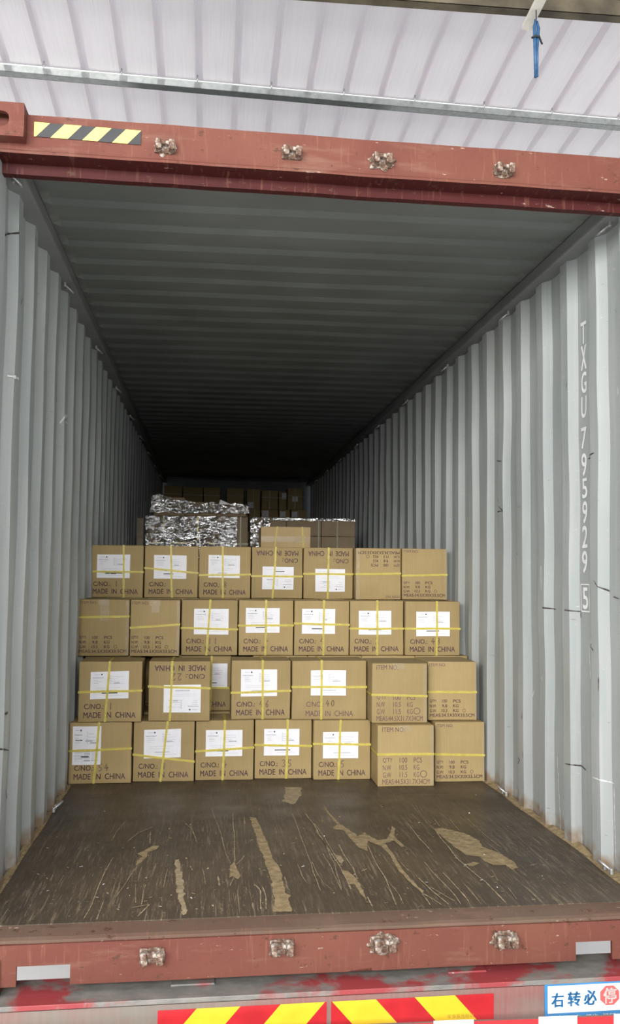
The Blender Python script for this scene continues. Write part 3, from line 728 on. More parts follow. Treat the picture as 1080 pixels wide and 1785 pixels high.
# ------------------------------------------------------------------ trailer under the container
tr = empty('trailer', (0, 0, -0.196)); tag(tr, 'worn red and grey truck trailer carrying the container', 'trailer')
TY = -0.178
bm = bmesh.new(); box(bm, -1.24, 1.24, TY, 0.02, -0.196, -0.188)
for v in bm.verts: v.co.z += 0.196
skew(bm); obj('deck_plate', bm, M_TRAILER, tr)
bm = bmesh.new()
prof = [(TY, -0.010), (TY, -0.34), (TY + 0.012, -0.34), (TY + 0.012, -0.010)]
prism(bm, prof, -1.24, 1.24, 1)
skew(bm); beam = obj('rear_beam', bm, M_TFACE, tr)
bm = bmesh.new(); box(bm, -1.24, 1.24, TY - 0.006, TY + 0.002, -0.006, 0.010, 0, 0.002); skew(bm); obj('edge_lip', bm, M_TRAILER, tr)
for px0, px1 in ((298, 374), (777, 845)):
    a = at(px0, 1712 if px0 < 500 else 1690, Z=-0.188); b = at(px1, 1712 if px0 < 500 else 1690, Z=-0.188); yc = (a.y + b.y) / 2
    bm = bmesh.new(); box(bm, a.x, b.x, a.y - SK * a.x - 0.035, a.y - SK * a.x + 0.03, 0.006, 0.013, 0, 0.002); skew(bm); obj('lock_plate', bm, M_TRAILER, tr)
# chevron sheets
FY = TY - 0.002
def sheet(px0, px1, lean, first, cuts, name, lab):
    bm = bmesh.new()
    L = face_pt(px0, 1745, FY).x; Rr_ = face_pt(px1, 1720, FY).x
    zt, zb = -0.222 , -0.352; sh = 0.118 * lean
    xs_ = [face_pt(c, 1738, FY).x for c in cuts]
    def put(a0, a1, mi):
        poly = [(a0, 1), (a1, 1), (a1 + sh, 0), (a0 + sh, 0)]
        for lim, sgn in ((L, 1), (Rr_, -1)):
            res = []
            for i in range(len(poly)):
                p, q = poly[i], poly[(i + 1) % len(poly)]; ip = sgn * (p[0] - lim) >= 0; iq = sgn * (q[0] - lim) >= 0
                if ip: res.append(p)
                if ip != iq:
                    t = (lim - p[0]) / (q[0] - p[0]); res.append((lim, p[1] + t * (q[1] - p[1])))
            poly = res
            if len(poly) < 3: return
        f = quad(bm, [(a, FY + SK * a, zb + b * (zt - zb) + 0.196) for a, b in poly], mi)
    allx = [xs_[0] - 0.6] + xs_ + [xs_[-1] + 0.6]
    for i in range(len(allx) - 1): put(allx[i], allx[i + 1], (first + i) % 2)
    cx = (L + Rr_) / 2 + (0.16 if lean > 0 else -0.17)
    put_text(bm, '车身反光标识', lambda a, b: Vector((a, FY - 0.001 + SK * a, b)), cx - 0.045, cx + 0.045, -0.100 - (0.03 if lean < 0 else 0), -0.086 - (0.03 if lean < 0 else 0), 2)
    for f in bm.faces: f.normal_update()
    o = obj('reflective_sheet', bm, [M_REDREF, M_YEL, M_FAINT], tr, recalc=False); o['label'] = lab
sheet(275, 569, -1, 0, [343, 419, 489, 566], 'l', 'red and yellow sheet with bands rising to the right')
sheet(577, 860, 1, 0, [578.5, 655, 722.5, 792.5], 'r', 'red and yellow sheet with bands falling to the right')
# blue and white sign
S0 = face_pt(948, 1714, FY); sw = 0.62; 
sx, sz = S0.x, S0.z + 0.196
pp = lambda a, b, o_=0.004: Vector((a, FY - o_ + SK * a, b))
bm = bmesh.new(); box(bm, sx, sx + sw, FY - 0.003, FY, sz - 0.235, sz + 0.002, 0)
skew(bm)
k_ = 1.0 / 5.4 / 500.0                      # metres per crop pixel on the beam face
def C3(x): return sx + (x - 368) * 0.000374
def Z3(y, x=368): return sz - (y - 392) * 0.000350
def rect(x0, x1, y0, y1, mi, o_): quad(bm, [pp(C3(x0), Z3(y1), o_), pp(C3(x1), Z3(y1), o_), pp(C3(x1), Z3(y0), o_), pp(C3(x0), Z3(y0), o_)], mi)
rect(396, 1900, 418, 672, 1, 0.0042)
for ch, x0, x1, y0, y1 in (('右', 428, 548, 482, 618), ('转', 580, 706, 476, 616), ('必', 734, 858, 468, 612)):
    put_text(bm, ch, lambda a, b: pp(a, b, 0.005), C3(x0), C3(x1), Z3(y1), Z3(y0), 2, 0.05)
ocx, ocy, orr = 980, 530, 98
bm.faces.new([bm.verts.new(pp(C3(ocx + orr * math.cos(R(22.5 + 45 * k))), Z3(ocy + orr * math.sin(R(22.5 + 45 * k))), 0.005)) for k in range(8)]).material_index = 3
put_text(bm, '停', lambda a, b: pp(a, b, 0.006), C3(920), C3(1042), Z3(604), Z3(458), 1, 0.03)
for ch, x0, x1 in (('停车', 418, 545), ('观察', 582, 706), ('起步', 748, 868), ('慢行', 910, 1032)):
    put_text(bm, ch, lambda a, b: pp(a, b, 0.005), C3(x0), C3(x1), Z3(770), Z3(694), 1, 0.03)
obj('warning_sign', bm, [M_BLUE, M_SIGNWHITE, M_BLUE, M_SIGNRED], tr, recalc=False)['label'] = 'blue framed white sign with Chinese lettering'
# red and white underrun bar
UY = TY - 0.10
def U(px, py): return at(px, py, Y=UY)
bm = bmesh.new(); zt = U(900, 1777).z + 0.196
box(bm, -1.2, 1.2, UY + 0.001, UY + 0.012, zt - 0.10, zt - 0.001, 0, 0.001)
edges_ = [(-1.2, 0)] + [(U(px, 1777).x, m) for px, m in ((685, 1), (755, 2), (825, 1), (865, 1), (938, 2), (1005, 1), (1069, 2))] + [(1.2, 0)]
for (a, m), (b, _) in zip(edges_, edges_[1:]):
    if m: quad(bm, [(a, UY - 0.0015, zt - 0.09), (b, UY - 0.0015, zt - 0.09), (b, UY - 0.0015, zt + 0.006 * (m == 2)), (a, UY - 0.0015, zt + 0.006 * (m == 2))], m)
ubar = obj('underrun_bar', bm, [M_TFACE, M_REDREF, M_WHITEREF], tr, recalc=False); ubar['label'] = 'red and white reflective bar'
for x in (-0.7, 0.7):
    bm = bmesh.new(); box(bm, x - 0.03, x + 0.03, UY + 0.010, TY + 0.08, -0.30, -0.20, 0, 0.004); obj('bar_bracket', bm, M_TRAILER, tr)
for x in (-0.42, 0.42):
    bm = bmesh.new(); box(bm, x - 0.06, x + 0.06, 0.02, 11.6, -0.35, 0.008, 0, 0.006); obj('chassis_beam', bm, M_TRAILER, tr)
for y in (6.4, 7.7):
    for x in (-0.95, 0.95):
        bm = bmesh.new(); prof = [(0.27, -0.13), (0.46, -0.13), (0.50, -0.09), (0.50, 0.09), (0.46, 0.13), (0.27, 0.13)]; N = 32; rg = []
        for k in range(N):
            a = 2 * math.pi * k / N; rg.append([bm.verts.new((h, r_ * math.cos(a), r_ * math.sin(a))) for r_, h in prof])
        for k in range(N):
            A, B = rg[k], rg[(k + 1) % N]
            for j in range(6): bm.faces.new((A[j], A[(j + 1) % 6], B[(j + 1) % 6], B[j]))
        o = obj('wheel', bm, M_TYRE, tr, True); o.location = (x, y, -0.802)
    bm = bmesh.new(); tube(bm, [(-0.95, y, -0.802), (0.95, y, -0.802)], 0.06, 12); box(bm, -0.5, 0.5, y - 0.06, y + 0.06, -0.80, -0.30); obj('axle', bm, M_TRAILER, tr)

# ------------------------------------------------------------------ cartons
def bulge(u, v, amp): return amp * (1 - (2 * u - 1) ** 2) * (1 - (2 * v - 1) ** 2)
class Carton:
    """front face in the plane y=0 facing -Y, origin at the bottom front left corner"""
    def __init__(s, w, h, d, seed, amp=0.0015):
        s.w, s.h, s.d, s.seed, s.amp = w, h, d, seed, amp
    def wob(s, p):
        return 0.0022 * noise.noise_vector(Vector((p.x * 5 + s.seed * 3.1, p.y * 5, p.z * 5 + s.seed)))
    def f(s, u, v, off=0.0006):
        """front surface point, u right 0..1, v up 0..1, off metres in front"""
        p = Vector((u * s.w, 0, v * s.h)); q = p + s.wob(p)
        q.y -= bulge(min(max(u, 0), 1), min(max(v, 0), 1), s.amp) + off; return q
    def body(s, bm, r=0.005, mi=0):
        w, h, d = s.w, s.h, s.d; half = Vector((w / 2, d / 2, h / 2)); c = half.copy()
        def ts(L, n=6):
            e = r / L * 2
            return [-1, -1 + e * 0.3, -1 + e] + [-1 + e + (2 - 2 * e) * i / n for i in range(1, n)] + [1 - e, 1 - e * 0.3, 1]
        tx, ty, tz = ts(w), ts(d), ts(h); cache = {}
        def V(a, b, cc):
            p = Vector((a * half.x, b * half.y, cc * half.z))
            key = (round(p.x, 6), round(p.y, 6), round(p.z, 6))
            if key in cache: return cache[key]
            q = Vector([max(-half[i] + r, min(half[i] - r, p[i])) for i in range(3)]); dd = p - q
            p2 = q + dd.normalized() * r if dd.length > 1e-9 else p
            g = p2 + Vector((half.x, half.y, half.z)); g = Vector((g.x, g.y, g.z)); g += s.wob(g)
            if b == -1: g.y -= bulge((a + 1) / 2, (cc + 1) / 2, s.amp)
            if b == 1: g.y += bulge((a + 1) / 2, (cc + 1) / 2, s.amp * 0)
            cache[key] = bm.verts.new(g); return cache[key]
        for sgn in (-1, 1):
            for A, B, fn in ((tx, tz, lambda a, b: V(a, sgn, b)), (ty, tz, lambda a, b: V(sgn, a, b)), (tx, ty, lambda a, b: V(a, b, sgn))):
                for i in range(len(A) - 1):
                    for j in range(len(B) - 1):
                        vs = [fn(A[i], B[j]), fn(A[i + 1], B[j]), fn(A[i + 1], B[j + 1]), fn(A[i], B[j + 1])]
                        if len(set(vs)) == 4:
                            try: fc = bm.faces.new(vs); fc.material_index = mi; fc.smooth = True
                            except ValueError: pass
        bmesh.ops.recalc_face_normals(bm, faces=[f for f in bm.faces])
    def seam(s, bm, mi):
        """dark line where the top flaps meet"""
        y = s.d / 2
        pts = [Vector((s.w * i / 8, y - 0.001, s.h)) for i in range(9)]
        for a, b in zip(pts, pts[1:]):
            z = Vector((0, 0, 0.0026)); t = Vector((0, 0.002, 0)); bm.faces.new([bm.verts.new(q) for q in (a + s.wob(a) + z, b + s.wob(b) + z, b + s.wob(b) + z + t, a + s.wob(a) + z + t)]).material_index = mi
    def strap_loop(s, vertical, c0, c1, wd=0.0125, ext=0.0022):
        """strap all round: vertical loop at u=c0 (top) .. c1 (bottom); horizontal loop at v=c0 (left) .. c1 (right)"""
        bm = bmesh.new(); e = ext; pts = []; w, h, d = s.w, s.h, s.d
        if vertical:
            for k in range(9):
                v = k / 8; u = c1 + (c0 - c1) * v; pts.append(s.f(u, v, e))
            pts[0].z = -0.0; pts[-1].z += e
            tp = pts[-1].copy(); pts.append(Vector((tp.x, d * 0.5, h + e + 0.0015))); pts.append(Vector((tp.x, d + e, h + e)))
            pts.append(Vector((pts[0].x, d + e, 0))); side = Vector((wd / 2, 0, 0))
        else:
            for k in range(9):
                u = k / 8; v = c0 + (c1 - c0) * u; pts.append(s.f(u, v, e))
            pts[0].x -= e; pts[-1].x += e
            pts.append(Vector((w + e, d + e, pts[-1].z))); pts.append(Vector((-e, d + e, pts[0].z))); side = Vector((0, 0, wd / 2))
        n = len(pts); A = [bm.verts.new(p + side) for p in pts]; B = [bm.verts.new(p - side) for p in pts]
        for i in range(n):
            j = (i + 1) % n; bm.faces.new((A[i], A[j], B[j], B[i]))
        r = bmesh.ops.solidify(bm, geom=list(bm.faces), thickness=0.0009)
        return bm
    def sheet(s, u0, u1, v0, v1, rnd, tilt=0.0, portrait=False, flip=False, blot=False):
        bm = bmesh.new(); n = 6
        def g(a, b, off=0.0015):
            if flip: a, b = 1 - a, 1 - b
            u = u0 + (u1 - u0) * a; v = v0 + (v1 - v0) * b + tilt * (a - 0.5); return s.f(u, v, off)
        vs = [[bm.verts.new(g(i / n, j / n)) for j in range(n + 1)] for i in range(n + 1)]
        for i in range(n):
            for j in range(n): bm.faces.new((vs[i][j], vs[i + 1][j], vs[i + 1][j + 1], vs[i][j + 1]))
        for i in range(n + 1):  # paper edge
            pass
        def bar(a0, a1, b, hh, mi):
            q = [g(a0, b, 0.0021), g(a1, b, 0.0021), g(a1, b + hh, 0.0021), g(a0, b + hh, 0.0021)]; quad(bm, q, mi)
        bar(0.10, 0.24, 0.885, 0.018, 1); bar(0.27, 0.31, 0.87, 0.05, 2); bar(0.05, 0.34, 0.76, 0.03, 1)
        for k in range(3): bar(0.08, 0.08 + rnd.uniform(0.1, 0.22), 0.69 - 0.06 * k, 0.012, 1)
        for k in range(4):
            bar(0.50, 0.50 + rnd.uniform(0.2, 0.4), 0.80 - 0.085 * k, 0.012, 1)
            bar(0.50, 0.54, 0.83 - 0.085 * k, 0.02, 1)
        bar(0.62, 0.62 + rnd.uniform(0.12, 0.24), 0.55, 0.045, 1)
        bar(0.15, 0.8, 0.40, 0.008, 1); bar(0.15, 0.7, 0.33, 0.008, 1)
        bar(0.30, 0.30 + rnd.uniform(0.25, 0.5), 0.19, 0.035, 2 if rnd.random() < 0.5 else 1)
        bar(0.35, 0.9, 0.11, 0.010, 1)
        if blot: bar(0.42, 0.58, 0.17, 0.07, 2); bar(0.25, 0.38, 0.17, 0.05, 3)
        if portrait:
            for k in range(9):
                bar(0.07, 0.36, 0.10 + 0.030 * k, 0.010, 1); bar(0.40, 0.62, 0.10 + 0.030 * k, 0.012, 2 if k % 3 == 0 else 1); bar(0.66, 0.92, 0.10 + 0.030 * k, 0.010, 1)
            bar(0.10, 0.34, 0.62, 0.03, 2); bar(0.45, 0.7, 0.60, 0.05, 1)
        return bm
HAND = {'1': [[(.5, 0), (.55, 1)]], '2': [[(.1, .75), (.3, 1), (.7, .9), (.7, .6), (.1, 0), (.9, .05)]], '3': [[(.1, .95), (.6, 1), (.75, .75), (.4, .52), (.8, .3), (.55, 0), (.1, .1)]],
        '4': [[(.55, 1), (.1, .4), (.95, .45)], [(.65, .7), (.55, 0)]], '5': [[(.85, 1), (.3, .95), (.25, .55), (.7, .5), (.75, .15), (.2, 0)]], '6': [[(.7, 1), (.25, .5), (.2, .1), (.6, 0), (.75, .3), (.3, .45)]],
        '7': [[(.1, .9), (.85, .95), (.4, 0)]], '8': [[(.5, .5), (.2, .75), (.5, 1), (.75, .78), (.5, .5), (.2, .22), (.5, 0), (.78, .25), (.5, .5)]], '0': [[(.5, 1), (.15, .6), (.3, 0), (.75, .2), (.8, .8), (.5, 1)]]}
def fit(bm, c, s_, x0, x1, y0, y1, mi=1, flip=False, bold=0.0):
    """lettering in face fractions (y measured down from the top, as seen)"""
    fn = (lambda a, b: c.f(1 - a, 1 - b, 0.0008)) if flip else (lambda a, b: c.f(a, b, 0.0008))
    put_text(bm, s_, fn, x0, x1, 1 - y1, 1 - y0, mi, bold)
def ring2(bm, c, cx, cy, rx, ry, t, mi, flip):
    N = 20; fn = (lambda a, b: c.f(1 - a, 1 - b, 0.0008)) if flip else (lambda a, b: c.f(a, b, 0.0008))
    o_ = [bm.verts.new(fn(cx + rx * math.cos(2 * math.pi * k / N), 1 - cy + ry * math.sin(2 * math.pi * k / N))) for k in range(N)]
    i_ = [bm.verts.new(fn(cx + rx * t * math.cos(2 * math.pi * k / N), 1 - cy + ry * t * math.sin(2 * math.pi * k / N))) for k in range(N)]
    for k in range(N): bm.faces.new((o_[k], o_[(k + 1) % N], i_[(k + 1) % N], i_[k])).material_index = mi

def marks(bm, c, kind, num, flip):
    if kind == 'A':
        fit(bm, c, 'C/NO.:', 0.09, 0.40, 0.700, 0.785, 1, flip, 0.03); fit(bm, c, 'MADE  IN  CHINA', 0.085, 0.91, 0.835, 0.932, 1, flip, 0.03)
        x = 0.47; fn = (lambda a, b: c.f(1 - a, 1 - b, 0.0009)) if flip else (lambda a, b: c.f(a, b, 0.0009))
        for ch in num:
            for st in HAND[ch]:
                ribbon(bm, dense([(x + a * 0.075, 1 - 0.795 + b * 0.115) for a, b in st], 0.02), 0.011, fn, 2)
            x += 0.10
    elif kind == 'D':
        fit(bm, c, 'C/NO.:', 0.19, 0.42, 0.70, 0.785, 1, flip); fit(bm, c, 'MADE  IN  CHINA', 0.185, 0.82, 0.85, 0.945, 1, flip)
        x = 0.45
        for ch in num:
            for st in HAND[ch]: ribbon(bm, dense([(x + a * 0.055, 0.22 + b * 0.11) for a, b in st], 0.02), 0.009, lambda a, b: c.f(a, b, 0.0009), 2)
            x += 0.07
    elif kind == 'C':
        fit(bm, c, 'ITEM NO:', 0.078, 0.47, 0.03, 0.108, 1, flip)
        for r_, (a, b, d_) in enumerate((("Q'TY", '100', 'PCS'), ('N.W', '10.5', 'KG'), ('G.W', '11.5', 'KG'))):
            y0 = 0.53 + 0.119 * r_; y1 = y0 + 0.083
            fit(bm, c, a, 0.09, 0.258 if r_ == 0 else 0.235, y0, y1, 1, flip); fit(bm, c, b, 0.385, 0.52, y0, y1, 1, flip); fit(bm, c, d_, 0.635, 0.785 if r_ == 0 else 0.735, y0, y1, 1, flip)
        ring2(bm, c, 0.812, 0.80, 0.062, 0.058, 0.82, 1, flip)
        fit(bm, c, 'MEAS:44.5X31.7X34CM', 0.082, 0.92, 0.880, 0.965, 1, flip)
    elif kind == 'B':
        fit(bm, c, 'ITEM NO:', 0.03, 0.36, 0.03, 0.080, 1, flip)
        for r_, (a, b, d_) in enumerate((('QTY:', '100', 'PCS'), ('N.W:', '9.8', 'KG'), ('G.W:', '10.3', 'KG'))):
            y0 = 0.645 + 0.082 * r_; y1 = y0 + 0.053
            fit(bm, c, a, 0.03, 0.17, y0, y1, 1, flip, 0.03); fit(bm, c, b, 0.275 if len(b) > 3 else 0.285, 0.39, y0, y1, 1, flip, 0.03); fit(bm, c, d_, 0.515, 0.67 if r_ == 0 else 0.625, y0, y1, 1, flip, 0.03)
        ring2(bm, c, 0.74, 0.835, 0.035, 0.030, 0.78, 1, flip)
        fit(bm, c, 'MEAS:34.5X30X33.5CM', 0.03, 0.955, 0.885, 0.942, 1, flip, 0.03)

def make_carton(name, w, h, d, x, y, z, kind, seed, num='', flip=False, label_r=None, vs=None, hs=None, tilt=0, portrait=False, blot=False, rz=0.0, mat=None, strapmat=None, tapes=(), amp=0.0015):
    root = empty(name, (x, y, z), rz); c = Carton(w, h, d, seed, amp); rnd = random.Random(seed)
    bm = bmesh.new(); c.body(bm); c.seam(bm, 2)
    if kind: marks(bm, c, kind, num, flip)
    obj('carton_body', bm, [mat or M_CARD, M_INK, M_PEN], root, recalc=False)
    if label_r:
        u0, u1, v0, v1 = label_r
        obj('shipping_label', c.sheet(u0, u1, 1 - v1, 1 - v0, rnd, tilt, portrait, flip, blot), [M_PAPER, M_PRINT, M_PRINTD, M_PRINTG], root, recalc=False)
    if vs:
        for a, b in (vs if isinstance(vs, list) else [vs]): obj('strap', c.strap_loop(True, a, b), strapmat or M_STRAP, root)
    if hs: obj('strap', c.strap_loop(False, 1 - hs[0], 1 - hs[1], ext=0.0036 if vs else 0.0022), strapmat or M_STRAP, root)
    for (u0, u1, v0, v1) in tapes:
        bm = bmesh.new(); n = 5
        vv = [[bm.verts.new(c.f(u0 + (u1 - u0) * i / n, 1 - (v0 + (v1 - v0) * j / n), 0.0012)) for j in range(n + 1)] for i in range(n + 1)]
        for i in range(n):
            for j in range(n): bm.faces.new((vv[i][j], vv[i][j + 1], vv[i + 1][j + 1], vv[i + 1][j]))
        obj('packing_tape', bm, M_TAPE, root)
    return root

HB = 0.336
TP = [(0.93, 1.0, 0.02, 0.98), (0.38, 0.60, 0.0, 0.10)]
#       tier  l    r      t     b     Y     kind num  flip  label(l,r,t,b)          v(top,bot)      h(left,right) extras  text
BOX = [
 (0, 120, 230, 1260, 1366, 2.13, 'A', '54', 0, (126, 176, 1266.5, 1333), (172, 165), (1309, 1306), dict(portrait=True), 'brown carton with a tall printed sheet, bottom row beside the left wall'),
 (0, 232, 340, 1257, 1363, 2.16, 'A', '1', 0, (250.6, 316, 1271, 1321), (292, 281), (1315, 1328), dict(tilt=0.02), 'brown carton in the bottom row whose two yellow straps both slant'),
 (0, 341, 442, 1255, 1360, 2.18, 'A', '4', 0, (358, 422, 1272, 1318), (391, 388.5), (1309, 1303), {}, 'brown MADE IN CHINA carton, third from the left wall in the bottom row'),
 (0, 444, 545.4, 1254, 1358, 2.20, 'A', '35', 0, (460, 523, 1270, 1317), (502, 500), (1298, 1301), {}, 'brown carton numbered 35 in the middle of the bottom row'),
 (0, 546.5, 649, 1253, 1359, 2.16, 'A', '5', 0, (563, 627, 1274, 1321), (595, 591), (1295, 1297), {}, 'brown carton in the bottom row, just left of the protruding ITEM NO carton'),
 (0, 658, 756, 1261, 1371, 1.96, 'C', '', 0, None, None, (1313, 1313.5), dict(tapes=TP), 'carton marked 11.5 KG standing forward on the floor in the bottom row'),
 (0, 758, 844, 1259, 1363, 2.06, 'B', '', 0, None, None, (1315, 1317), dict(tapes=[(0.95, 1.0, 0.0, 1.0)]), 'ITEM NO carton in the bottom row beside the right wall'),
 (1, 137, 247, 1152, 1256, 2.13, 'A', '1', 0, (157, 224, 1169, 1216), (190, 184), (1204.6, 1202), dict(tilt=0.02), 'brown labelled carton beside the left wall, second row up'),
 (1, 259, 366, 1149, 1254, 2.15, 'A', '22', 1, (285, 350, 1190.5, 1239), (299, 297), (1193, 1197), {}, 'upside-down brown carton numbered 22 in the second row up'),
 (1, 310, 402, 1141, 1236, 2.56, 'A', '3', 0, (338, 396, 1155, 1197), (368, 367), (1196, 1197), {}, 'brown carton set back in the gap of the second row up'),
 (1, 403, 506, 1151, 1251, 2.20, 'A', '46', 0, (419.5, 482.5, 1166, 1212), (457, 458), (1205.6, 1203), {}, 'brown carton numbered 46 in the second row, left of the wide carton'),
 (1, 509, 640, 1148, 1251, 2.18, 'D', '40', 0, (541.5, 604, 1165, 1209), (560.5, 560.5), (1194, 1194), {}, 'wide brown carton numbered 40, widest of the second row'),
 (1, 648, 744, 1153, 1257, 2.03, 'C', '', 0, None, None, (1208, 1210), dict(tapes=TP), 'carton marked 11.5 KG stacked in the second row with a strap across its text'),
 (1, 746, 830, 1152, 1252.6, 2.12, 'B', '', 0, None, None, (1204, 1204.5), dict(tapes=[(0.95, 1.0, 0.0, 1.0)]), 'ITEM NO carton in the second row beside the right wall'),
 (2, 136, 225, 1043, 1140, 2.47, 'B', '', 0, None, None, (1074, 1072), dict(tapes=TP + [(0.42, 0.60, 0.0, 0.38)]), 'ITEM NO carton beside the left wall in the third row, strap near its top'),
 (2, 227, 315, 1043, 1141, 2.45, 'B', '', 0, None, None, (1092, 1085.5), dict(tapes=TP + [(0.42, 0.58, 0.1, 0.22)]), 'ITEM NO carton second from the left wall in the third row, strap slanting'),
 (2, 316, 414, 1043, 1138, 2.52, 'A', '11', 0, (338, 398, 1058, 1102), (366, 360), (1091, 1093), {}, 'third row carton numbered 11, next to the ITEM NO cartons'),
 (2, 416, 511, 1045, 1138, 2.53, 'A', '4', 0, (428, 487, 1058, 1100), (463, 463), (1088, 1087.5), {}, 'brown carton at the middle of the third row, right of carton 11'),
 (2, 513, 608, 1045, 1138, 2.53, 'A', '4', 0, (526, 583.5, 1059, 1101.5), (564, 563), (1084, 1086), {}, 'third row carton with a high strap, left of the carton numbered 2'),
 (2, 609.5, 704.5, 1045, 1137, 2.56, 'A', '2', 0, (625, 683, 1062, 1102), (658, 658), (1092, 1092), {}, 'third row carton numbered 2, second from the right end'),
 (2, 706, 801, 1045, 1138, 2.54, 'A', '48', 0, (725, 783, 1063, 1105), (760.5, 760.5), (1092, 1092), {}, 'carton numbered 48 at the right end of the third row'),
 (3, 154.5, 250.6, 949, 1038, 2.90, 'A', '1', 0, (169, 227, 965, 1005), (215, 217), (994.5, 994.5), dict(blot=True), 'carton at the left end of the top front row, black blot on its label'),
 (3, 252, 345.6, 950, 1038, 2.92, 'A', '', 0, (268, 325, 966, 1006), (297, 300.5), (988, 996), {}, 'top front row carton whose level strap slopes down to the right'),
 (3, 347, 437, 950, 1039, 2.92, 'A', '8', 0, (363, 418, 965, 1004), (387.5, 389), (1000, 998), {}, 'top front row carton, upright, left of the two upside-down labelled ones'),
 (3, 438.5, 527.5, 952, 1039, 2.93, 'A', '', 1, (457, 512, 985, 1024), (480.6, 475.5), (1001.5, 1001.5), {}, 'left one of two upside-down labelled cartons in the top front row'),
 (3, 529, 618.5, 953, 1040, 2.93, 'A', '3', 1, (550, 604, 989, 1027.5), (574, 572.6), (997.5, 997.5), {}, 'right one of two upside-down labelled cartons in the top front row'),
 (3, 620, 699, 953.5, 1043, 2.85, 'B', '', 1, None, None, (999, 997.5), dict(tapes=[(0.0, 0.08, 0, 1)]), 'upside-down ITEM NO carton in the top front row'),
 (3, 700.5, 779, 954.5, 1043, 2.85, 'B', '', 0, None, None, (1001.5, 999.5), dict(tapes=[(0.93, 1.0, 0, 1)]), 'upright ITEM NO carton at the right end of the top front row'),
]
DEPTH = {'A': 0.30, 'B': 0.345, 'C': 0.445, 'D': 0.317}
GR = ['cartons of the bottom front row', 'cartons of the second front row', 'cartons of the third front row', 'cartons of the top front row']
occ = []
for i, (k, l, r_, t, b, Y, kind, num, flip, lab, v, h_, ex, text) in enumerate(BOX):
    my = (t + b) / 2; pl, pr = at(l, my, Y=Y), at(r_, my, Y=Y); w = pr.x - pl.x; z0 = HB * k
    h = 0.334 if kind in 'AB' else (0.336 if k else 0.340)
    h = min(0.334, h) if k < 3 else 0.334
    fu = lambda x: (x - l) / (r_ - l)
    fv = lambda y: (y - t) / (b - t)
    L = (fu(lab[0]), fu(lab[1]), fv(lab[2]), fv(lab[3])) if lab else None
    V_ = (fu(v[0]), fu(v[1])) if v else None
    H_ = (fv(h_[0]), fv(h_[1])) if h_ else None
    w = min(w, 0.437 if kind == 'D' else 0.346)
    if i + 1 < len(BOX) and BOX[i + 1][0] == k and i != 9:
        nb = BOX[i + 2] if i == 8 else BOX[i + 1]; w = min(w, at(nb[1], (nb[3] + nb[4]) / 2, Y=nb[5]).x - pl.x - 0.008)
    dep = 0.27 if (kind in 'AD' and k < 2) else 0.30 if kind in 'AD' else DEPTH[kind]
    if kind in 'BC': dep = 0.345
    rr = random.Random(i * 7 + 1)
    o = make_carton('shipping_carton', w, h, dep, pl.x, Y, z0 + 0.001, kind, i + 1, num, bool(flip), L, V_, H_, **ex)
    tag(o, text, 'carton', GR[k]); occ.append((pl.x, pl.x + w, Y, Y + dep, z0))

# cartons behind the front ones that carry the stepped rows (plain, they show little or nothing)
cb = Carton(0.33, 0.334, 0.30, 77); bm = bmesh.new(); cb.body(bm); cb.seam(bm, 1)
plain = obj('plain_carton', bm, [M_CARD, M_PEN], recalc=False); used = False
def place(x, y, z, label, group):
    global used
    o = plain if not used else plain.copy()
    if used: COL.objects.link(o)
    used = True; o.location = (x, y, z); tag(o, label, 'carton', group); return o
for k in range(2):
    for c in range(7):
        x = -1.150 + c * 0.3335
        if k == 1 and c in (1, 2): continue
        place(x, 2.525, HB * k + 0.001, 'plain brown carton hidden behind the two lowest front rows', 'cartons hidden behind the two lowest front rows')
for k in range(3):
    for c in range(7):
        x = -1.150 + c * 0.3335
        place(x, 2.90, HB * k + 0.001, 'plain brown carton under the top front row, hidden by the lower rows', 'hidden cartons under the top front row')
for k in range(4):
    for c in range(2):
        place(-0.17 + c * 0.3335, 4.22, HB * k + 0.001, 'plain brown carton hidden under the single flat tan carton', 'hidden cartons under the flat tan carton')

# flat tan carton lying behind the top row
Y = 4.22; a = at(454.5, 935, Y=Y); b = at(541, 935, Y=Y); zt = at(500, 918.5, Y=Y).z; z0 = 4 * HB + 0.001
o = make_carton('shipping_carton', b.x - a.x, zt - z0, 0.30, a.x, Y, z0, None, 51, vs=[(0.33, 0.27), (0.83, 0.87)], mat=M_CARD_TAN, tapes=[(0.0, 1.0, 0.38, 0.62)])
tag(o, 'flat light tan carton with two yellow straps lying behind the top row', 'carton')

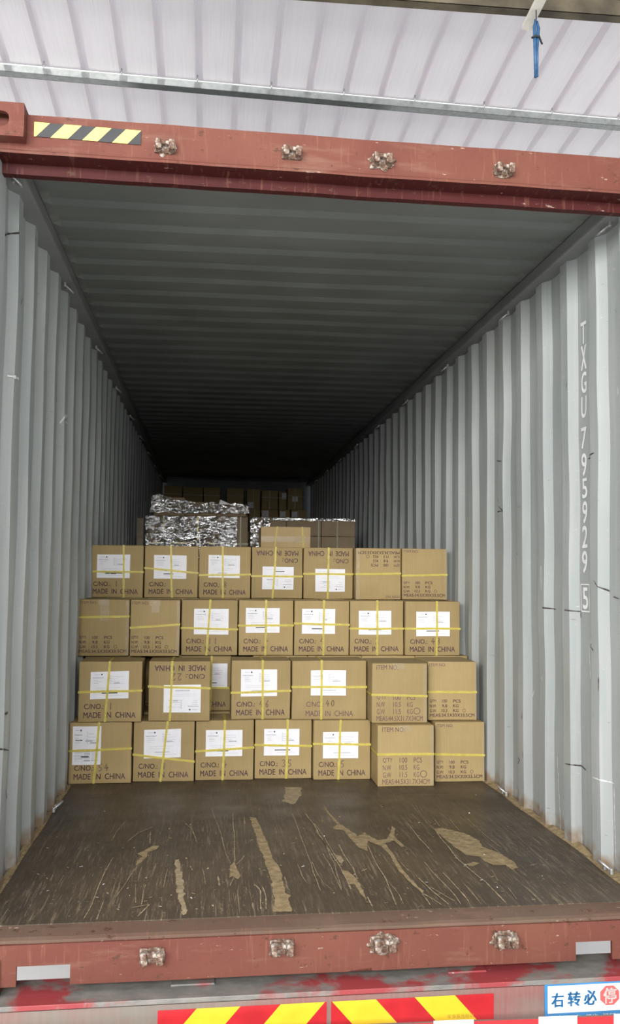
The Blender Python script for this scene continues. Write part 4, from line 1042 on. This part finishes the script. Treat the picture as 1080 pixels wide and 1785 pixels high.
# ------------------------------------------------------------------ wrapped stacks behind
def film_sheet(x0, x1, y0, y1, z0, tops, seed, amp=0.010, step=0.03, sides=True):
    """crumpled film: up the front, over the top, down the two sides; tops(x) -> height"""
    bm = bmesh.new(); rnd = random.Random(seed)
    nx = int((x1 - x0) / step); nz = 26
    def jit(p, s=1.0): return p + amp * s * Vector(noise.noise_vector(p * 17 + Vector((seed, 0, 0)))) + amp * 0.7 * Vector(noise.noise_vector(p * 41 + Vector((0, seed, 0))))
    g = []
    for i in range(nx + 1):
        x = x0 + (x1 - x0) * i / nx; H = tops(x); row = []
        for j in range(nz + 1): row.append(Vector((x, y0, z0 + (H - z0) * j / nz)))
        for j in range(1, 6): row.append(Vector((x, y0 + (y1 - y0) * j / 5, H + 0.004)))
        g.append([bm.verts.new(jit(p)) for p in row])
    for A, B in zip(g, g[1:]):
        for j in range(len(A) - 1): bm.faces.new((A[j], B[j], B[j + 1], A[j + 1]))
    if sides:
        for col, x in ((0, x0), (-1, x1)):
            H = tops(x); prev = g[col][:nz + 1]
            for m in range(1, 9):
                cur = [bm.verts.new(jit(Vector((x, y0 + (y1 - y0) * m / 8, z0 + (H - z0) * j / nz)))) for j in range(nz + 1)]
                for j in range(nz):
                    bm.faces.new((prev[j], prev[j + 1], cur[j + 1], cur[j]))
                prev = cur
    return bm
YW = 5.3
xa = at(256, 930, Y=YW).x; xb = at(432, 930, Y=YW).x; wq = (xb - xa) / 3 - 0.004; PB = 'cartons inside the left film-wrapped stack'
for k in range(5):
    for c in range(3):
        if k < 4:
            cn = 'plain brown carton hidden low in the left film-wrapped stack'; gg = 'hidden cartons low in the left film-wrapped stack'
            x = xa + c * (wq + 0.005); o = place(x, YW, HB * k + 0.001, cn, gg); o.scale = (wq / 0.33, 1, 1)
        else:
            txt = ['carton behind silvery film, left end of the wrapped stack\'s lower visible tier', 'middle carton behind silvery film in the wrapped stack\'s lower visible tier', 'carton with a pale sheet at the right end of the wrapped stack'][c]
            o = make_carton('shipping_carton', wq, 0.334, 0.30, xa + c * (wq + 0.005), YW, HB * k + 0.001, None, 60 + c, vs=(0.5, 0.5) if c != 2 else (0.78, 0.78), hs=(0.72, 0.72), mat=M_CARD_SHADED, strapmat=M_STRAPG if c == 2 else M_STRAP,
                            label_r=(0.2, 0.66, 0.35, 0.80) if c == 2 else None)
            tag(o, txt, 'carton', PB)
xu = at(268, 900, Y=YW).x; xv = at(430, 900, Y=YW).x; wu = (xv - xu) / 3
for c, hh in enumerate((0.165, 0.125, 0.11)):
    o = make_carton('shipping_carton', wu - 0.006, hh, 0.28, xu + c * wu, YW + 0.015, HB * 5 + 0.002, None, 66 + c, mat=M_CARD_SHADED)
    tag(o, ['flat carton under glinting film on the left stack\'s top, nearest the left wall', 'flat carton under glinting film in the middle of the left stack\'s top', 'flat carton under glinting film at the right end of the left stack\'s top'][c], 'carton', 'flat cartons on top of the left film-wrapped stack')
f1 = obj('stretch_film', film_sheet(xa - 0.012, xb - 0.10, YW - 0.024, YW + 0.33, HB * 4 - 0.05, lambda x: HB * 5 - 0.005, 3), M_FILM)
tag(f1, 'silvery crumpled stretch film around the left stack\'s lower visible tier', 'stretch film')
def tops_l(x):
    u = (x - xu) / (xv - xu); return HB * 5 + 0.002 + 0.175 - 0.055 * min(1, max(0, (u - 0.05) / 0.4)) - 0.012 * u + 0.010 * math.sin(u * 23)
f2 = obj('stretch_film', film_sheet(xu - 0.022, xv + 0.012, YW - 0.022, YW + 0.32, HB * 5 + 0.028, tops_l, 8, 0.013), M_FILM)
tag(f2, 'bright crumpled stretch film over the flat cartons topping the left stack', 'stretch film')

# right stack
YR = 5.4
R2 = []
xr0 = at(440, 930, Y=YR).x; xr1 = at(619, 930, Y=YR).x
cols = [xr0, at(498, 930, Y=YR).x, at(560, 930, Y=YR).x, xr1]
cols = [xr0] + [at(q, 930, Y=YR).x for q in (499, 560)] + [xr1]
for c in range(3):
    w = cols[c + 1] - cols[c] - 0.004
    for k in range(4):
        o = place(cols[c], YR, HB * k + 0.001, 'plain brown carton hidden low in the right film-wrapped stack', 'hidden cartons low in the right film-wrapped stack'); o.scale = (w / 0.33, 1, 1)
    zz = 4 * HB + 0.001
    for j, hh in enumerate((0.172, 0.156)):
        o = make_carton('shipping_carton', w, hh, 0.30, cols[c], YR, zz, None, 80 + c * 2 + j, mat=M_CARD_SHADED, vs=(0.48, 0.47) if c == 2 else ((0.93, 0.93) if c == 1 else None), strapmat=M_STRAPG)
        tag(o, ('upper ' if j else 'lower ') + ['flat carton behind film at the left end of the right-hand dark stack', 'flat carton in the middle of the right-hand dark stack', 'flat carton at the right end of the right-hand dark stack'][c], 'carton', 'flat cartons in the right film-wrapped stack')
        zz += hh + 0.002
f3 = obj('stretch_film', film_sheet(xr0 - 0.02, at(470, 930, Y=YR).x, YR - 0.022, YR + 0.32, HB * 4 - 0.03, lambda x: zz + 0.004, 21, 0.010), M_FILM)
tag(f3, 'bright crumpled film hanging at the left end of the right stack', 'stretch film')
f4 = obj('stretch_film', film_sheet(at(474, 930, Y=YR).x, xr1 + 0.012, YR - 0.012, YR + 0.30, zz - 0.016, lambda x: zz + 0.006, 29, 0.006), M_FILM)
tag(f4, 'thin film lying over the top edge of the right dark stack', 'stretch film')

# pale sheet standing on the left stack, board by the wall
p = [at(x, y, Y=YW + 0.10) for x, y in ((378, 889), (405, 888), (406, 881), (384, 871))]
bm = bmesh.new(); vs = [bm.verts.new(q) for q in p]; vs2 = [bm.verts.new(q + Vector((0, 0.012, 0))) for q in p]
bm.faces.new(vs); bm.faces.new(vs2)
for i in range(4): bm.faces.new((vs[i], vs[(i + 1) % 4], vs2[(i + 1) % 4], vs2[i]))
zmin = min(q.z for q in p)
o = obj('paper_sheet', bm, M_PAPER); tag(o, 'pale folded paper sheet sticking up on top of the left wrapped stack', 'paper')
pa = at(238, 930, Y=YW); pb2 = at(250, 930, Y=YW); zt = at(244, 903, Y=YW).z
bm = bmesh.new(); box(bm, 0, pb2.x - pa.x, 0, 0.03, 0, zt, 0, 0.003)
o = obj('wooden_board', bm, M_WOOD); o.location = (pa.x, YW, 0.001); tag(o, 'narrow wooden board standing between the left wrapped stack and the wall', 'board')

# ------------------------------------------------------------------ far stack at the closed end
YB = 11.35
tiers = [2.52 - 0.338 * k for k in range(8)]
far = [  # l, r, top, bottom (photo), straps, label
 (285.5, 317, 847, 884, 'h', 0, 'dark carton in the far corner of the far stack, left of its row'),
 (319, 353, 849, 886, 'h', 0, 'dark carton second from the left wall on the far stack'),
 (355, 383, 850, 886, 'h', 0, 'dark carton third from the left wall on the far stack'),
 (395, 424, 851, 888, 'h', 0, 'dark carton on the far stack, right of the black gap'),
 (430, 453, 853, 888, 'v', 1, 'narrow dark carton on the far stack with a low pale label'),
 (456, 484, 855, 888, 'hv', 0, 'dark carton on the far stack with crossed straps and no label'),
 (486, 499, 857, 888, 'h', 1, 'narrow carton between the crossed-strap one and the far stack\'s tallest'),
 (501, 527, 851, 888, 'hv', 1, 'labelled tallest carton at the right end of the far stack'),
 (410, 432, 889, 924, 'hv', 0, 'carton in the far stack\'s second row, above the wrapped stack\'s end'),
 (434, 453, 889, 924, 'v', 0, 'unlabelled narrow carton in the far stack\'s second row'),
 (455, 484, 889, 924, 'h', 1, 'labelled carton under the crossed-strap one in the far stack'),
 (486, 505, 889, 924, 'h', 1, 'labelled carton under the narrow one in the far stack'),
 (507, 533, 889, 924, 'hv', 1, 'labelled carton at the right end of the far stack\'s second row'),
]
base_z = None
for i, (l, r_, t, b, st, lb, txt) in enumerate(far):
    pl = at(l, (t + b) / 2, Y=YB); pr = at(r_, (t + b) / 2, Y=YB); zt = at((l + r_) / 2, t, Y=YB).z
    tier = 0 if i < 8 else 1
    z0 = 6 * HB + 0.14 - tier * (HB) if tier == 0 else 5 * HB + 0.14
    z0 = 2.165 if tier == 0 else 2.165 - 0.338
    h = (zt - z0) if tier == 0 else 0.336
    LR = None
    if lb: LR = {4: (0.08, 0.55, 0.65, 0.95), 6: (0.4, 1.0 - .02, 0.1, 0.42), 7: (0.30, 0.68, 0.38, 0.62), 10: (0.05, 0.45, 0.05, 0.32), 11: (0.1, 0.6, 0.08, 0.34), 12: (0.05, 0.42, 0.08, 0.34)}.get(i)
    o = make_carton('shipping_carton', pr.x - pl.x, h, 0.30, pl.x, YB, z0, None, 100 + i, vs=(0.5, 0.48) if 'v' in st else None, hs=(0.36, 0.38) if 'h' in st else None,
                    mat=M_CARD, strapmat=M_STRAPG, label_r=LR)
    tag(o, txt, 'carton', 'far cartons at the closed end of the container')
for k in range(6):
    zz = 2.165 - 0.338 * (k + 1) if k < 5 else None
    for c in range(6):
        x = -1.14 + c * 0.362
        if k == 0 and c >= 3: continue
        z = 2.165 - 0.338 * (k + 1)
        if k == 5: z = 0.001; 
        o = place(x, YB, z, 'plain dark carton low in the far stack, hidden by the nearer stacks', 'hidden cartons low in the far stack')
        if k == 5: o.scale = (1.0, 1.0, (2.165 - 0.338 * 5 - 0.003 - 0.001) / 0.334)
        else: o.scale = (1.07, 1, 1)
